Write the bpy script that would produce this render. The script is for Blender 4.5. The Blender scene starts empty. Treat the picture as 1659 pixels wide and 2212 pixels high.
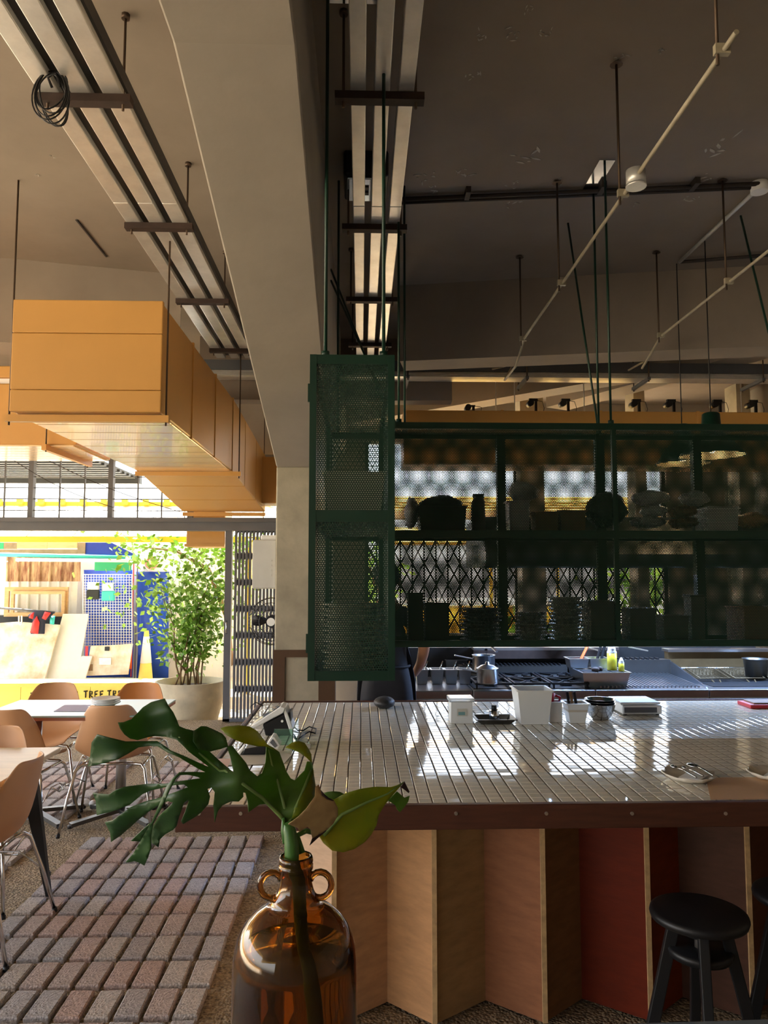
import bpy, bmesh, math, random
from math import sin, cos, pi, radians
from mathutils import Vector, Matrix
from mathutils.geometry import delaunay_2d_cdt
random.seed(7)
SC = bpy.context.scene
COL = SC.collection
# ------------------------------------------------------------------ camera
FPX, EYE = 1660.0, 1.65
PITCH, YAW = math.atan(134 / 1660), math.atan(.0297)
cd = bpy.data.cameras.new('camera'); cam = bpy.data.objects.new('camera', cd); COL.objects.link(cam)
cam.location = (0, 0, EYE); cam.rotation_euler = (pi / 2 + PITCH, 0, -YAW)
cd.sensor_fit = 'VERTICAL'; cd.sensor_height = 36; cd.lens = FPX / 2212 * 36; cd.clip_start = .02; cd.clip_end = 300
SC.camera = cam
FW = Vector((sin(YAW) * cos(PITCH), cos(YAW) * cos(PITCH), sin(PITCH)))
RT = Vector((cos(YAW), -sin(YAW), 0)); UP = RT.cross(FW)
# ------------------------------------------------------------------ light
w = bpy.data.worlds.new('world'); SC.world = w; w.use_nodes = True
nt = w.node_tree; nt.nodes.clear()
sky = nt.nodes.new('ShaderNodeTexSky'); sky.sky_type = 'NISHITA'; sky.sun_disc = False
sky.sun_elevation = radians(58); sky.sun_rotation = radians(-60); sky.dust_density = 3; sky.air_density = 1.0; sky.ozone_density = 1
hs = nt.nodes.new('ShaderNodeHueSaturation'); hs.inputs['Saturation'].default_value = .55
bg = nt.nodes.new('ShaderNodeBackground'); bg.inputs[1].default_value = 1.0
wo = nt.nodes.new('ShaderNodeOutputWorld')
nt.links.new(sky.outputs[0], hs.inputs['Color']); nt.links.new(hs.outputs[0], bg.inputs[0]); nt.links.new(bg.outputs[0], wo.inputs[0])
sd = bpy.data.lights.new('sun', 'SUN'); sd.energy = 42.0; sd.angle = radians(1.0); sd.color = (1, .95, .86)
sun = bpy.data.objects.new('sun', sd); COL.objects.link(sun)
sun.rotation_euler = Vector((.45, -.70, -1.25)).to_track_quat('-Z', 'Y').to_euler()
SC.view_settings.view_transform = 'Standard'; SC.view_settings.look = 'None'
SC.view_settings.gamma = 1; SC.view_settings.use_curve_mapping = False
SC.view_settings.exposure = .25
# ------------------------------------------------------------------ helpers
def ray(x, y): return FW + RT * ((x - 829.5) / FPX) - UP * ((y - 1106) / FPX)
def aY(x, y, Y):
    d = ray(x, y); return d * (Y / d.y) + Vector((0, 0, EYE))
def aZ(x, y, Z):
    d = ray(x, y); return d * ((Z - EYE) / d.z) + Vector((0, 0, EYE))
def aX(x, y, X):
    d = ray(x, y); return d * (X / d.x) + Vector((0, 0, EYE))

MATS = {}
def mat(name, col, rough=.6, metal=0, noise=0, scale=6, col2=None, bump=0, bscale=None, stretch=None, spec=.5, coat=0, trans=0, ior=1.45, emit=None, estr=1, detail=4, vor=False, sub=0):
    m = bpy.data.materials.new(name); m.use_nodes = True; n = m.node_tree; b = n.nodes['Principled BSDF']
    b.inputs['Base Color'].default_value = (*col, 1); b.inputs['Roughness'].default_value = rough; b.inputs['Metallic'].default_value = metal
    b.inputs['Specular IOR Level'].default_value = spec; b.inputs['Coat Weight'].default_value = coat; b.inputs['IOR'].default_value = ior
    b.inputs['Transmission Weight'].default_value = trans
    if sub: b.inputs['Subsurface Weight'].default_value = sub; b.inputs['Subsurface Radius'].default_value = (.01, .01, .005)
    if emit: b.inputs['Emission Color'].default_value = (*emit, 1); b.inputs['Emission Strength'].default_value = estr
    if noise or bump:
        tc = n.nodes.new('ShaderNodeTexCoord'); mp = n.nodes.new('ShaderNodeMapping'); n.links.new(tc.outputs['Object'], mp.inputs[0])
        if stretch: mp.inputs['Scale'].default_value = stretch
    if noise:
        nz = n.nodes.new('ShaderNodeTexNoise'); nz.inputs['Scale'].default_value = scale; nz.inputs['Detail'].default_value = detail; nz.inputs['Roughness'].default_value = .6
        n.links.new(mp.outputs[0], nz.inputs['Vector'])
        mx = n.nodes.new('ShaderNodeMix'); mx.data_type = 'RGBA'
        c2 = col2 or tuple(max(0, c * (1 - noise)) for c in col)
        mx.inputs[6].default_value = (*col, 1); mx.inputs[7].default_value = (*c2, 1)
        rp = n.nodes.new('ShaderNodeMapRange'); rp.inputs[1].default_value = .35; rp.inputs[2].default_value = .68
        n.links.new(nz.outputs[0], rp.inputs[0]); n.links.new(rp.outputs[0], mx.inputs[0]); n.links.new(mx.outputs[2], b.inputs['Base Color'])
    if bump:
        if vor:
            bn = n.nodes.new('ShaderNodeTexVoronoi'); bn.inputs['Scale'].default_value = bscale or scale
        else:
            bn = n.nodes.new('ShaderNodeTexNoise'); bn.inputs['Scale'].default_value = bscale or scale; bn.inputs['Detail'].default_value = 5
        n.links.new(mp.outputs[0], bn.inputs['Vector'])
        bp = n.nodes.new('ShaderNodeBump'); bp.inputs['Strength'].default_value = bump; bp.inputs['Distance'].default_value = .01
        n.links.new(bn.outputs[0], bp.inputs['Height']); n.links.new(bp.outputs[0], b.inputs['Normal'])
        if vor: bp.invert = True
    MATS[name] = m; return m
def rgb(r, g, b):
    f = lambda c: (c / 255 / 12.92) if c <= 10 else ((c / 255 + .055) / 1.055) ** 2.4
    return (f(r), f(g), f(b))

XF = {}
class B:
    """collects geometry in world metres; build() links it as one mesh object"""
    def __init__(s): s.v = []; s.f = []; s.sm = []
    def add(s, vs, fs, smooth=False):
        o = len(s.v); s.v += [tuple(q) for q in vs]; s.f += [tuple(i + o for i in q) for q in fs]; s.sm += [smooth] * len(fs); return s
    def box(s, c, d, m=None):
        hx, hy, hz = d[0] / 2, d[1] / 2, d[2] / 2; c = Vector(c)
        vs = [Vector((x, y, z)) for x in (-hx, hx) for y in (-hy, hy) for z in (-hz, hz)]
        if m is not None: vs = [m @ q for q in vs]
        return s.add([q + c for q in vs], [(0, 1, 3, 2), (4, 6, 7, 5), (0, 4, 5, 1), (2, 3, 7, 6), (0, 2, 6, 4), (1, 5, 7, 3)])
    def bb(s, x0, x1, y0, y1, z0, z1): return s.box(((x0 + x1) / 2, (y0 + y1) / 2, (z0 + z1) / 2), (x1 - x0, y1 - y0, z1 - z0))
    def hexa(s, p): return s.add(p, [(0, 3, 2, 1), (4, 5, 6, 7), (0, 1, 5, 4), (1, 2, 6, 5), (2, 3, 7, 6), (3, 0, 4, 7)])
    def tub(s, c, b, t, h, wall=.004, inner=True):
        """open square tub: centre of base c, base half sizes b, top half sizes t"""
        c = Vector(c)
        def ring(q, z): return [c + Vector((sx * q[0], sy * q[1], z)) for sx, sy in ((-1, -1), (1, -1), (1, 1), (-1, 1))]
        R = [ring(b, 0), ring(t, h), ring((t[0] + .008, t[1] + .008), h), ring((t[0] + .008, t[1] + .008), h + .005), ring((t[0] - wall, t[1] - wall), h + .005), ring((b[0] - wall, b[1] - wall), wall)]
        vs = [p for r in R for p in r]; fs = [(3, 2, 1, 0)]
        for k in range(5):
            for i in range(4):
                j = (i + 1) % 4; fs.append((k * 4 + i, k * 4 + j, k * 4 + 4 + j, k * 4 + 4 + i))
        fs.append((20, 21, 22, 23)); return s.add(vs, fs)
    def tube(s, pts, r, n=8, cap=True, smooth=True):
        pts = [Vector(p) for p in pts]; rs = r if isinstance(r, (list, tuple)) else [r] * len(pts)
        vs = []; prev = None
        for i, p in enumerate(pts):
            t = ((pts[i + 1] - p) if i + 1 < len(pts) else (p - pts[i - 1]))
            if 0 < i < len(pts) - 1: t = (pts[i + 1] - p).normalized() + (p - pts[i - 1]).normalized()
            t.normalize()
            if prev is None: u = t.orthogonal().normalized()
            else:
                u = prev - t * prev.dot(t); u = u.normalized() if u.length > 1e-5 else t.orthogonal().normalized()
            prev = u; q = t.cross(u)
            vs += [p + (u * cos(2 * pi * k / n) + q * sin(2 * pi * k / n)) * rs[i] for k in range(n)]
        fs = [(i * n + k, i * n + (k + 1) % n, (i + 1) * n + (k + 1) % n, (i + 1) * n + k) for i in range(len(pts) - 1) for k in range(n)]
        o = len(s.v); s.add(vs, fs, smooth)
        if cap:
            s.f += [tuple(o + k for k in range(n - 1, -1, -1)), tuple(o + (len(pts) - 1) * n + k for k in range(n))]; s.sm += [False, False]
        return s
    def cyl(s, a, b, r, r2=None, n=16): return s.tube([a, b], [r, r if r2 is None else r2], n)
    def bar(s, a, b, wx, wz, up=(0, 0, 1)):
        """rectangular bar from a to b"""
        a, b = Vector(a), Vector(b); t = (b - a).normalized(); x = t.cross(Vector(up))
        x = x.normalized() if x.length > 1e-4 else Vector((1, 0, 0)); z = x.cross(t)
        q = [(x * i * wx / 2 + z * j * wz / 2) for i, j in ((-1, -1), (1, -1), (1, 1), (-1, 1))]
        return s.hexa([a + e for e in q] + [b + e for e in q])
    def lathe(s, prof, c=(0, 0, 0), n=24, smooth=True):
        c = Vector(c); vs = [c + Vector((r * cos(2 * pi * k / n), r * sin(2 * pi * k / n), z)) for r, z in prof for k in range(n)]
        return s.add(vs, [(i * n + k, i * n + (k + 1) % n, (i + 1) * n + (k + 1) % n, (i + 1) * n + k) for i in range(len(prof) - 1) for k in range(n)], smooth)
    def prism(s, pts, off):
        """polygon pts (3d) extruded by vector off"""
        off = Vector(off); n = len(pts); p = [Vector(q) for q in pts]
        return s.add(p + [q + off for q in p], [tuple(range(n - 1, -1, -1)), tuple(range(n, 2 * n))] + [(i, (i + 1) % n, n + (i + 1) % n, n + i) for i in range(n)])
    def sphere(s, c, r, n=10, m=6):
        rr = r if isinstance(r, (tuple, list)) else (r, r, r); c = Vector(c)
        vs = [c + Vector((rr[0] * sin(pi * i / m) * cos(2 * pi * k / n), rr[1] * sin(pi * i / m) * sin(2 * pi * k / n), -rr[2] * cos(pi * i / m))) for i in range(m + 1) for k in range(n)]
        return s.add(vs, [(i * n + k, i * n + (k + 1) % n, (i + 1) * n + (k + 1) % n, (i + 1) * n + k) for i in range(m) for k in range(n)], True)
    def mesh(s, name):
        me = bpy.data.meshes.new(name); me.from_pydata(s.v, [], s.f); me.polygons.foreach_set('use_smooth', s.sm)
        me.update(); return me
    def build(s, name, m, parent=None, bev=0, label=None, cat=None, group=None, kind=None, sol=0, sub=0):
        if parent is not None and parent in XF:
            iv = XF[parent].inverted(); s.v = [tuple(iv @ Vector(q)) for q in s.v]; loc = None
        elif parent is None:
            xs, ys, zs = zip(*s.v); loc = Vector(((min(xs) + max(xs)) / 2, (min(ys) + max(ys)) / 2, min(zs)))
            s.v = [tuple(Vector(q) - loc) for q in s.v]
        else: loc = None
        me = s.mesh(name); me.materials.append(MATS[m] if isinstance(m, str) else m)
        bm = bmesh.new(); bm.from_mesh(me); bmesh.ops.recalc_face_normals(bm, faces=bm.faces); bm.to_mesh(me); bm.free()
        o = bpy.data.objects.new(name, me); COL.objects.link(o)
        if loc is not None: o.location = loc; XF[o] = Matrix.Translation(loc)
        if parent is not None: o.parent = parent; XF[o] = XF.get(parent, Matrix())
        if sol: md = o.modifiers.new('thickness', 'SOLIDIFY'); md.thickness = sol; md.offset = 0
        if bev: md = o.modifiers.new('bevel', 'BEVEL'); md.width = bev; md.segments = 2; md.limit_method = 'ANGLE'; md.angle_limit = radians(40)
        if sub: md = o.modifiers.new('smooth', 'SUBSURF'); md.levels = sub; md.render_levels = sub
        tag(o, label, cat, group, kind); return o
def tag(o, label=None, cat=None, group=None, kind=None):
    for k, q in (('label', label), ('category', cat), ('group', group), ('kind', kind)):
        if q: o[k] = q
    return o
def thing(name, label, cat, loc=(0, 0, 0), rz=0, group=None, kind=None):
    o = bpy.data.objects.new(name, None); COL.objects.link(o); o.location = loc; o.rotation_euler = (0, 0, rz); o.empty_display_size = .1
    XF[o] = Matrix.Translation(Vector(loc)) @ Matrix.Rotation(rz, 4, 'Z'); return tag(o, label, cat, group, kind)
def inst(src, name, parent=None, loc=None, rz=None):
    """another object sharing src's mesh"""
    o = bpy.data.objects.new(name, src.data if hasattr(src, 'data') else src); COL.objects.link(o)
    if parent is not None: o.parent = parent
    if loc is not None: o.location = loc
    if rz is not None: o.rotation_euler = (0, 0, rz)
    return o
def copy_tree(o, parent=None):
    c = o.copy(); COL.objects.link(c); c.parent = parent
    for ch in list(o.children): copy_tree(ch, c)
    return c
RX = lambda a: Matrix.Rotation(radians(a), 4, 'X')
RY = lambda a: Matrix.Rotation(radians(a), 4, 'Y')
RZ = lambda a: Matrix.Rotation(radians(a), 4, 'Z')
# ------------------------------------------------------------------ materials
mat('concrete', rgb(162, 153, 140), .85, noise=.16, scale=1.6, bump=.12, bscale=25)
mat('ceiling_paint', rgb(152, 139, 125), .8, noise=.22, scale=1.1, bump=.1, bscale=14, detail=7)
mat('plaster', rgb(186, 178, 156), .8, noise=.3, scale=4, bump=.25, bscale=18)
mat('brown_paint', rgb(92, 66, 44), .6, noise=.2)
mat('stain', rgb(205, 198, 186), .9, noise=.3, scale=20)
mat('gravel', rgb(170, 150, 118), .85, noise=.6, scale=70, col2=rgb(96, 80, 58), bump=1.0, bscale=85, vor=True)
mat('paving', rgb(206, 190, 164), .9, noise=.1)
BRK = [mat('brick_%d' % i, rgb(*c), .75, noise=.55, scale=130, col2=rgb(*[int(q * .66) for q in c]), bump=.7, bscale=120) for i, c in enumerate([(200, 180, 170), (192, 186, 184), (206, 194, 184), (202, 174, 162), (188, 178, 174)])]
mat('yellow_duct', rgb(204, 152, 78), .5, noise=.06, scale=2, coat=.1)
mat('duct_foil', rgb(244, 214, 170), .22, metal=.55, noise=.06, scale=3, coat=.3)
mat('galv', rgb(226, 225, 220), .38, metal=.55, noise=.16, scale=9, bump=.05)
mat('dark_steel', rgb(60, 54, 50), .6, metal=.2)
mat('rust_bar', rgb(58, 42, 34), .75, noise=.3, scale=20)
mat('grey_steel', rgb(96, 98, 102), .55, noise=.1)
mat('rod', rgb(88, 72, 58), .5, metal=.6)
mat('conduit', rgb(168, 158, 134), .5, noise=.25, scale=12)
mat('black', rgb(22, 22, 24), .45)
mat('black_cable', rgb(26, 25, 26), .5)
mat('green_paint', rgb(14, 52, 38), .42, noise=.08, scale=12)
mat('zinc', rgb(236, 242, 250), .12, metal=1)
mat('tile', rgb(232, 224, 206), .07, noise=.05, scale=3, coat=.3)
mat('grout', rgb(120, 104, 86), .8)
mat('walnut', rgb(82, 46, 32), .45, noise=.25, scale=8, stretch=(1, 8, 8), bump=.05)
mat('steel', rgb(190, 192, 196), .28, metal=1, noise=.08, scale=8)
mat('steel_dull', rgb(112, 110, 106), .42, metal=1, noise=.15, scale=6)
mat('cast_iron', rgb(26, 26, 28), .5, metal=.3)
mat('white_plastic', rgb(232, 232, 230), .35)
mat('clear_plastic', rgb(236, 238, 236), .25, trans=.6, ior=1.2)
mat('chrome', rgb(205, 205, 205), .15, metal=1)
mat('oil', rgb(222, 212, 60), .3, trans=.3)
mat('white', rgb(240, 240, 238), .6)
mat('screw', rgb(190, 180, 168), .35, metal=.9)
mat('red', rgb(196, 40, 46), .45)
mat('orange', rgb(226, 96, 40), .45)
mat('pink', rgb(226, 130, 140), .45)
# ================================================================== SETTING
CEIL = 4.0
def struct(name, b, m, parent=None, **k): return b.build(name, m, parent, kind='structure', **k)
floor = struct('floor', B().bb(-9, 5.2, -4, 9.0, -.25, -.012), 'gravel')
ground = struct('ground', B().bb(-40, 30, 9.0, 60, -.5, -.2).bb(-40, -9, -30, 9.0, -.5, -.2).bb(-9, 30, -30, -4, -.5, -.2).bb(5.2, 30, -4, 9, -.5, -.2), 'paving')
# brick paver fields, each paver a piece of its own
def brick_mesh(k):
    b = B(); hx, hy = .0455, .0955; e = .006
    o = [(-hx, -hy), (hx, -hy), (hx, hy), (-hx, hy)]
    i = [(-hx + e, -hy + e), (hx - e, -hy + e), (hx - e, hy - e), (-hx + e, hy - e)]
    jit = lambda: (random.random() - .5) * .006
    o = [(x + jit(), y + jit()) for x, y in o]; i = [(o[q][0] * .88, o[q][1] * .94) for q in range(4)]
    vs = [(x, y, -.02) for x, y in o] + [(x, y, .006) for x, y in o] + [(x, y, .012 + jit() * .3) for x, y in i]
    b.add(vs, [(0, 1, 5, 4), (1, 2, 6, 5), (2, 3, 7, 6), (3, 0, 4, 7), (4, 5, 9, 8), (5, 6, 10, 9), (6, 7, 11, 10), (7, 4, 8, 11), (8, 9, 10, 11)])
    me = b.mesh('brick'); me.materials.append(BRK[k % 5]); return me
BM = [brick_mesh(k) for k in range(10)]
def paver_field(x0, y0, nx, ny):
    for i in range(nx):
        for j in range(ny):
            o = inst(random.choice(BM), 'brick', floor, (x0 + (i + .5) * .1105 - floor.location.x, y0 + (j + .5) * .2235 - floor.location.y, -floor.location.z + random.uniform(-.003, .002)), random.uniform(-.02, .02) + (pi if random.random() < .5 else 0))
paver_field(-1.70, 2.34, 10, 12)
paver_field(-1.70, 5.42, 10, 7)
paver_field(-3.09 + .1105 * 3, 3.46, 7, 7)
paver_field(-3.09, 5.42, 10, 7)
paver_field(-4.48, 5.42, 10, 7)
ceiling = struct('ceiling', B().bb(-9, 5.2, -4, 12.6, CEIL, CEIL + .25), 'ceiling_paint')
struct('wall_right', B().bb(5.0, 5.2, -4, 12, -.25, CEIL), 'concrete')
struct('wall_behind', B().bb(-3.2, 5.0, -4, -3.8, -.25, CEIL).bb(-9, -3.2, -4, -3.8, -.25, .9).bb(-9, -3.2, -4, -3.8, 2.7, CEIL), 'concrete')
# haunched beam and its column
XL, XR = -.603, -.209
struct('beam_main', B().prism([(XL, -3.8, CEIL), (XL, -3.8, 3.335), (XL, 2.335, 3.335), (XL, 5.42, 2.41), (XL, 5.9, 2.41), (XL, 8.6, 3.3), (XL, 12.0, 3.3), (XL, 12.0, CEIL)], (XR - XL, 0, 0)), 'concrete', bev=.008)
colm = struct('column_main', B().bb(XL, XR, 5.44, 5.88, -.2, 2.412), 'plaster', bev=.01)
cz = aY(650, 1404, 5.43).z
b = B(); b.bb(XL - .006, XL + .075, 5.425, 5.6, 0, cz).bb(XL + .075, XR + .03, 5.425, 5.47, cz - .05, cz).bb(XR - .085, XR + .03, 5.425, 5.6, 0, cz - .05)
b.build('column_trim', 'brown_paint', colm)
def skew_beam(name, p0, p1, depth, z0, m='ceiling_paint'):
    a, c = Vector(p0), Vector(p1); t = (c - a).normalized(); q = Vector((-t.y, t.x, 0)) * depth
    if q.y < 0: q = -q
    return struct(name, B().hexa([Vector((e.x, e.y, z)) for z in (z0, CEIL + .01) for e in (a, c, c + q, a + q)]), m)
skew_beam('beam_cross_right', (.31, 6.105, 0), (4.9, 5.28, 0), .3, 3.37)
skew_beam('beam_back_right', (XR - .01, 7.55, 0), (.9, 7.5, 0), .2, 3.37)
skew_beam('beam_back_left', (XL + .01, 7.55, 0), (-1.6, 7.5, 0), .2, 3.37)
skew_beam('beam_cross_left', (-1.42, 5.93, 0), (-8.5, 4.3, 0), .35, 3.36)
q0 = aZ(870, 895, 3.65); q1 = aZ(1300, 822, 3.65); dq = (q1 - q0)
skew_beam('beam_far_a', q0 - dq * .9, q0 + dq * 1.12, .3, 3.65)
q0 = aZ(1180, 880, 3.65); q1 = aZ(1659, 750, 3.65); dq = q1 - q0
skew_beam('beam_far_b', q0, q0 + dq * 1.5, .34, 3.65)
# ceiling scars where old fixings were torn out: flat patches of bare plaster
rnd = random.Random(3)
for (x, y, r) in ((1035, 78, 20), (1103, 76, 22), (1172, 74, 20), (1430, 110, 18), (1110, 398, 22), (1105, 440, 24), (915, 380, 34), (935, 410, 24), (1130, 340, 40), (1545, 318, 50), (1500, 425, 26), (1525, 388, 22), (1338, 130, 22), (1210, 392, 16), (1003, 375, 26), (1140, 20, 16), (1020, 165, 24), (1375, 440, 14), (115, 340, 7), (80, 378, 6)):
    c = aZ(x, y, CEIL - .003); s = r / 1660 * c.y; b = B()
    for _ in range(7):
        q = c + Vector((rnd.gauss(0, s * .4), rnd.gauss(0, s * .5), 0)); a = rnd.uniform(0, pi); l = s * rnd.uniform(.08, .4); wv = s * rnd.uniform(.03, .11); u = Vector((cos(a), sin(a), 0)); v = Vector((-sin(a), cos(a), 0))
        b.prism([q - u * l, q - u * l * .3 + v * wv, q + u * l * .4 + v * wv * .6, q + u * l, q + u * l * .2 - v * wv, q - u * l * .5 - v * wv * .5], (0, 0, .005))
    b.build('plaster_patch', 'stain', ceiling, kind='stuff')
# board joint on the ceiling left, long crack line
B().bar(aZ(165, 475, CEIL - .004), aZ(230, 555, CEIL - .004), .012, .006).build('crack', 'dark_steel', ceiling)
# ------------------------------------------------------------------ left street front: steel lintel, window above, folding gate
YF = 8.8
zl0, zl1 = aY(300, 1146, YF).z, aY(300, 1118, YF).z
XG0, XG1 = aY(484, 1300, YF).x, aY(592, 1300, YF).x
struct('steel_lintel', B().bb(-8.5, -.45, YF, YF + .16, zl0, zl1 - .05).bb(-8.5, -.45, YF - .03, YF + .19, zl1 - .05, zl1), 'grey_steel')
zt = aY(300, 1012, YF).z + .1
win = thing('window_1', None, None, (0, YF, zl1), kind='structure')
for x, wd in ((-107, .055), (64, .055), (237, .055), (410, .055)):
    X = aY(x, 1060, YF).x; B().bb(X - wd / 2, X + wd / 2, YF + .02, YF + .1, zl1, zt).build('mullion', 'grey_steel', win)
for x in (5, 125, 179, 295, 347, -50):
    X = aY(x, 1060, YF).x; B().bb(X - .007, X + .007, YF + .05, YF + .07, zl1, zt).build('bar', 'grey_steel', win)
for y in (1029, 1053, 1077, 1102):
    Z = aY(200, y, YF).z; B().bb(-6.5, -2.0, YF + .055, YF + .067, Z - .005, Z + .005).build('bar', 'grey_steel', win)
struct('window_head', B().bb(-8.5, -.45, YF + .02, YF + .14, zt, zt + .07), 'grey_steel')
struct('wall_street', B().bb(-8.5, -5.6, YF + .02, YF + .14, zl1, CEIL).bb(-5.6, -.45, YF + .02, YF + .14, zt + .55, CEIL).bb(-1.9, -.45, YF + .02, YF + .14, zt + .07, zt + .55), 'concrete')
# corrugated canopy outside the window, slats are single ribs
mat('canopy_grey', rgb(84, 88, 92), .6)
can = thing('canopy', 'grey ribbed metal canopy outside above the window bars', 'canopy', (-4.2, 9.2, zt + .12))
B().bb(-8, -3.3, YF + .16, 11.3, zt + .12, zt + .14).build('sheet', 'canopy_grey', can)
for k in range(12):
    B().bb(-8, -3.3, YF + .25 + k * .21, YF + .25 + k * .21 + .09, zt + .085, zt + .12).build('rib', 'canopy_grey', can)
B().bb(-8, -3.25, 11.3, 11.42, zt + .02, zt + .16).build('gutter', 'canopy_grey', can)
# sliding lattice gate
gate = thing('folding_gate', 'dark grey folding steel gate drawn aside beside the column', 'gate', ((XG0 + XG1) / 2 + .1, YF + .08, 0))
B().bb(XG0, XG0 + .075, YF + .02, YF + .1, 0, zl0).build('post', 'grey_steel', gate)
B().tube([(XG0 + .035, YF - .0, .98), (XG0 + .035, YF - .03, 1.0), (XG0 + .035, YF - .03, 1.1), (XG0 + .035, YF - .0, 1.12)], .008).build('handle', 'chrome', gate)
nb = 16; pitch = (XG1 + .18 - XG0 - .1) / nb
for k in range(nb):
    X = XG0 + .1 + (k + .5) * pitch
    B().bb(X - .014, X + .014, YF + .03, YF + .05, .03, zl0).bb(X - .011, X - .007, YF + .05, YF + .07, .03, zl0).build('channel', 'grey_steel', gate)
for j in range(7):
    zc = .3 + j * .3
    for k in range(0, nb - 1):
        X = XG0 + .1 + (k + .5) * pitch
        B().bar((X, YF + .062, zc), (X + pitch, YF + .062, zc + .11), .004, .02).bar((X, YF + .068, zc + .11), (X + pitch, YF + .068, zc), .004, .02).build('lattice', 'grey_steel', gate)
B().bb(XG0, XG1 + .2, YF + .02, YF + .1, 0, .03).build('rail', 'grey_steel', gate)
# ------------------------------------------------------------------ far kitchen front: piers, low wall and lattice windows onto the garden
YB = 10.4
struct('wall_back', B().bb(-.45, 5.0, YB, YB + .2, -.2, .85).bb(-.45, 5.0, YB, YB + .2, 3.45, CEIL).bb(-.45, .05, YB, YB + .2, .85, 3.45).bb(2.15, 2.35, YB, YB + .2, .85, 3.45).bb(4.2, 5.0, YB, YB + .2, .85, 3.45), 'concrete')
for n, (xa, xb) in ((2, (.05, 2.15)), (3, (2.35, 4.2))):
    wn = thing('window_%d' % n, None, None, ((xa + xb) / 2, YB, .85), kind='structure')
    B().bb(xa, xb, YB + .05, YB + .11, 2.1, 2.17).bb(xa, xa + .05, YB + .05, YB + .11, .85, 3.45).bb(xb - .05, xb, YB + .05, YB + .11, .85, 3.45).build('frame', 'dark_steel', wn)
    m = int((xb - xa) / .16)
    for k in range(m + 1):
        X = xa + k * (xb - xa) / m; B().bb(X - .01, X + .01, YB + .07, YB + .09, .85, 2.1).build('channel', 'dark_steel', wn)
        if k < m:
            d = (xb - xa) / m
            for j in range(4):
                z = .9 + j * .3; B().bar((X, YB + .06, z), (X + d, YB + .06, z + .3), .005, .018).bar((X, YB + .065, z + .3), (X + d, YB + .065, z), .005, .018).build('lattice', 'dark_steel', wn)

for n, (x0, x1) in enumerate(((1125, 1175), (1372, 1396), (1596, 1626))):
    a, c = aY(x0, 1000, 9.2), aY(x1, 1000, 9.2); struct('pillar_kitchen_%d' % (n + 1), B().bb(a.x, c.x, 9.2, 9.5, 0, CEIL), 'plaster')
# ================================================================== OVERHEAD SERVICES
# cable trunking runs: three parallel galvanised trunks on hung brackets
def trunk_run(label, xs, tw, brs, y0, y1, z, bx):
    t = thing('cable_trunking', label, 'cable trunking', ((bx[0] + bx[1]) / 2, (y0 + y1) / 2, z - .03), group='ceiling cable trunking')
    for x in xs:
        y = y0; k = 0
        for yj in [4.02 if len(brs) else 0] + [y1]:
            b = B().bb(x - tw / 2, x + tw / 2, y, yj - .004, z, z + .075); b.build('trunk', 'galv', t, bev=.004); y = yj
    if bx[0] < -.5: B().bb(xs[0] - tw / 2 + .01, xs[-1] + tw / 2 + .012, y0, y1, z + .03, z + .09).build('dark_gap_fill', 'black', t)  # black plate added to darken the gaps between the trunks
    for yb in brs:
        br = B().bb(bx[0], bx[1], yb - .025, yb + .025, z - .034, z - .001).build('bracket', 'rust_bar', t)
        for X in (bx[0] + .035, bx[1] - .035):
            B().cyl((X, yb, z - .06), (X, yb, CEIL), .006, n=6).build('rod', 'rod', br)
            B().cyl((X, yb, CEIL - .02), (X, yb, CEIL), .018, n=8).build('anchor', 'rod', br)
    return t
trunk_run('three pale metal cable trunks running under the ceiling above the green shelf', (-.017, .082, .182), .064, (3.04, 4.245, 5.40, 6.49), -1.0, 7.0, 3.635, (-.113, .257))
trunk_run('three pale metal cable trunks running along the ceiling beside the big concrete beam', (-1.295, -1.165, -1.035), .082, (3.09, 4.265, 5.47, 6.70), -1.0, 7.0, 3.635, (-1.343, -.962))
# cross run
zt0 = aY(1100, 815, 7.1).z; zt1 = aY(1100, 783, 7.1).z
t = thing('cable_tray', 'short grey cable tray between the concrete beam and the yellow duct', 'cable tray', (-1.1, 7.1, zt0))
B().bb(-1.6, XL - .003, 7.08, 7.1, zt0 + .05, zt1).build('side', 'grey_steel', t)
for k in range(3): B().bb(-1.6, XL - .003, 7.06, 7.12 + k * .08, zt0 + .012 * k - .01, zt0 + .012 * k).build('lip', 'galv', t)
B().bb(-1.6, XL - .003, 7.1, 7.4, zt0 + .03, zt0 + .05).build('tray_bed', 'galv', t)
t = thing('cable_tray', 'long grey cable tray crossing behind the dark ceiling beam', 'cable tray', (1.3, 7.1, zt0))
B().bb(XR + .003, 4.9, 7.08, 7.1, zt0 + .05, zt1).build('side', 'grey_steel', t)
for k in range(3): B().bb(XR + .003, 4.9, 7.06, 7.12 + k * .08, zt0 + .012 * k - .01, zt0 + .012 * k).build('lip', 'galv', t)
B().bb(XR + .003, 4.9, 7.1, 7.4, zt0 + .03, zt0 + .05).build('tray_bed', 'galv', t)
for x in (1135, 1395, 1640, 880):
    X = aY(x, 800, 7.1).x
    br = B().bar((X, 7.02, zt0 - .02), (X, 7.45, zt0 - .02), .03, .03).build('bracket', 'grey_steel', t)
    B().cyl((X, 7.03, zt0 - .05), (X, 7.03, CEIL), .007, n=6).cyl((X, 7.43, zt0 - .05), (X, 7.43, CEIL), .007, n=6).build('rod', 'rod', br)
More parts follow.
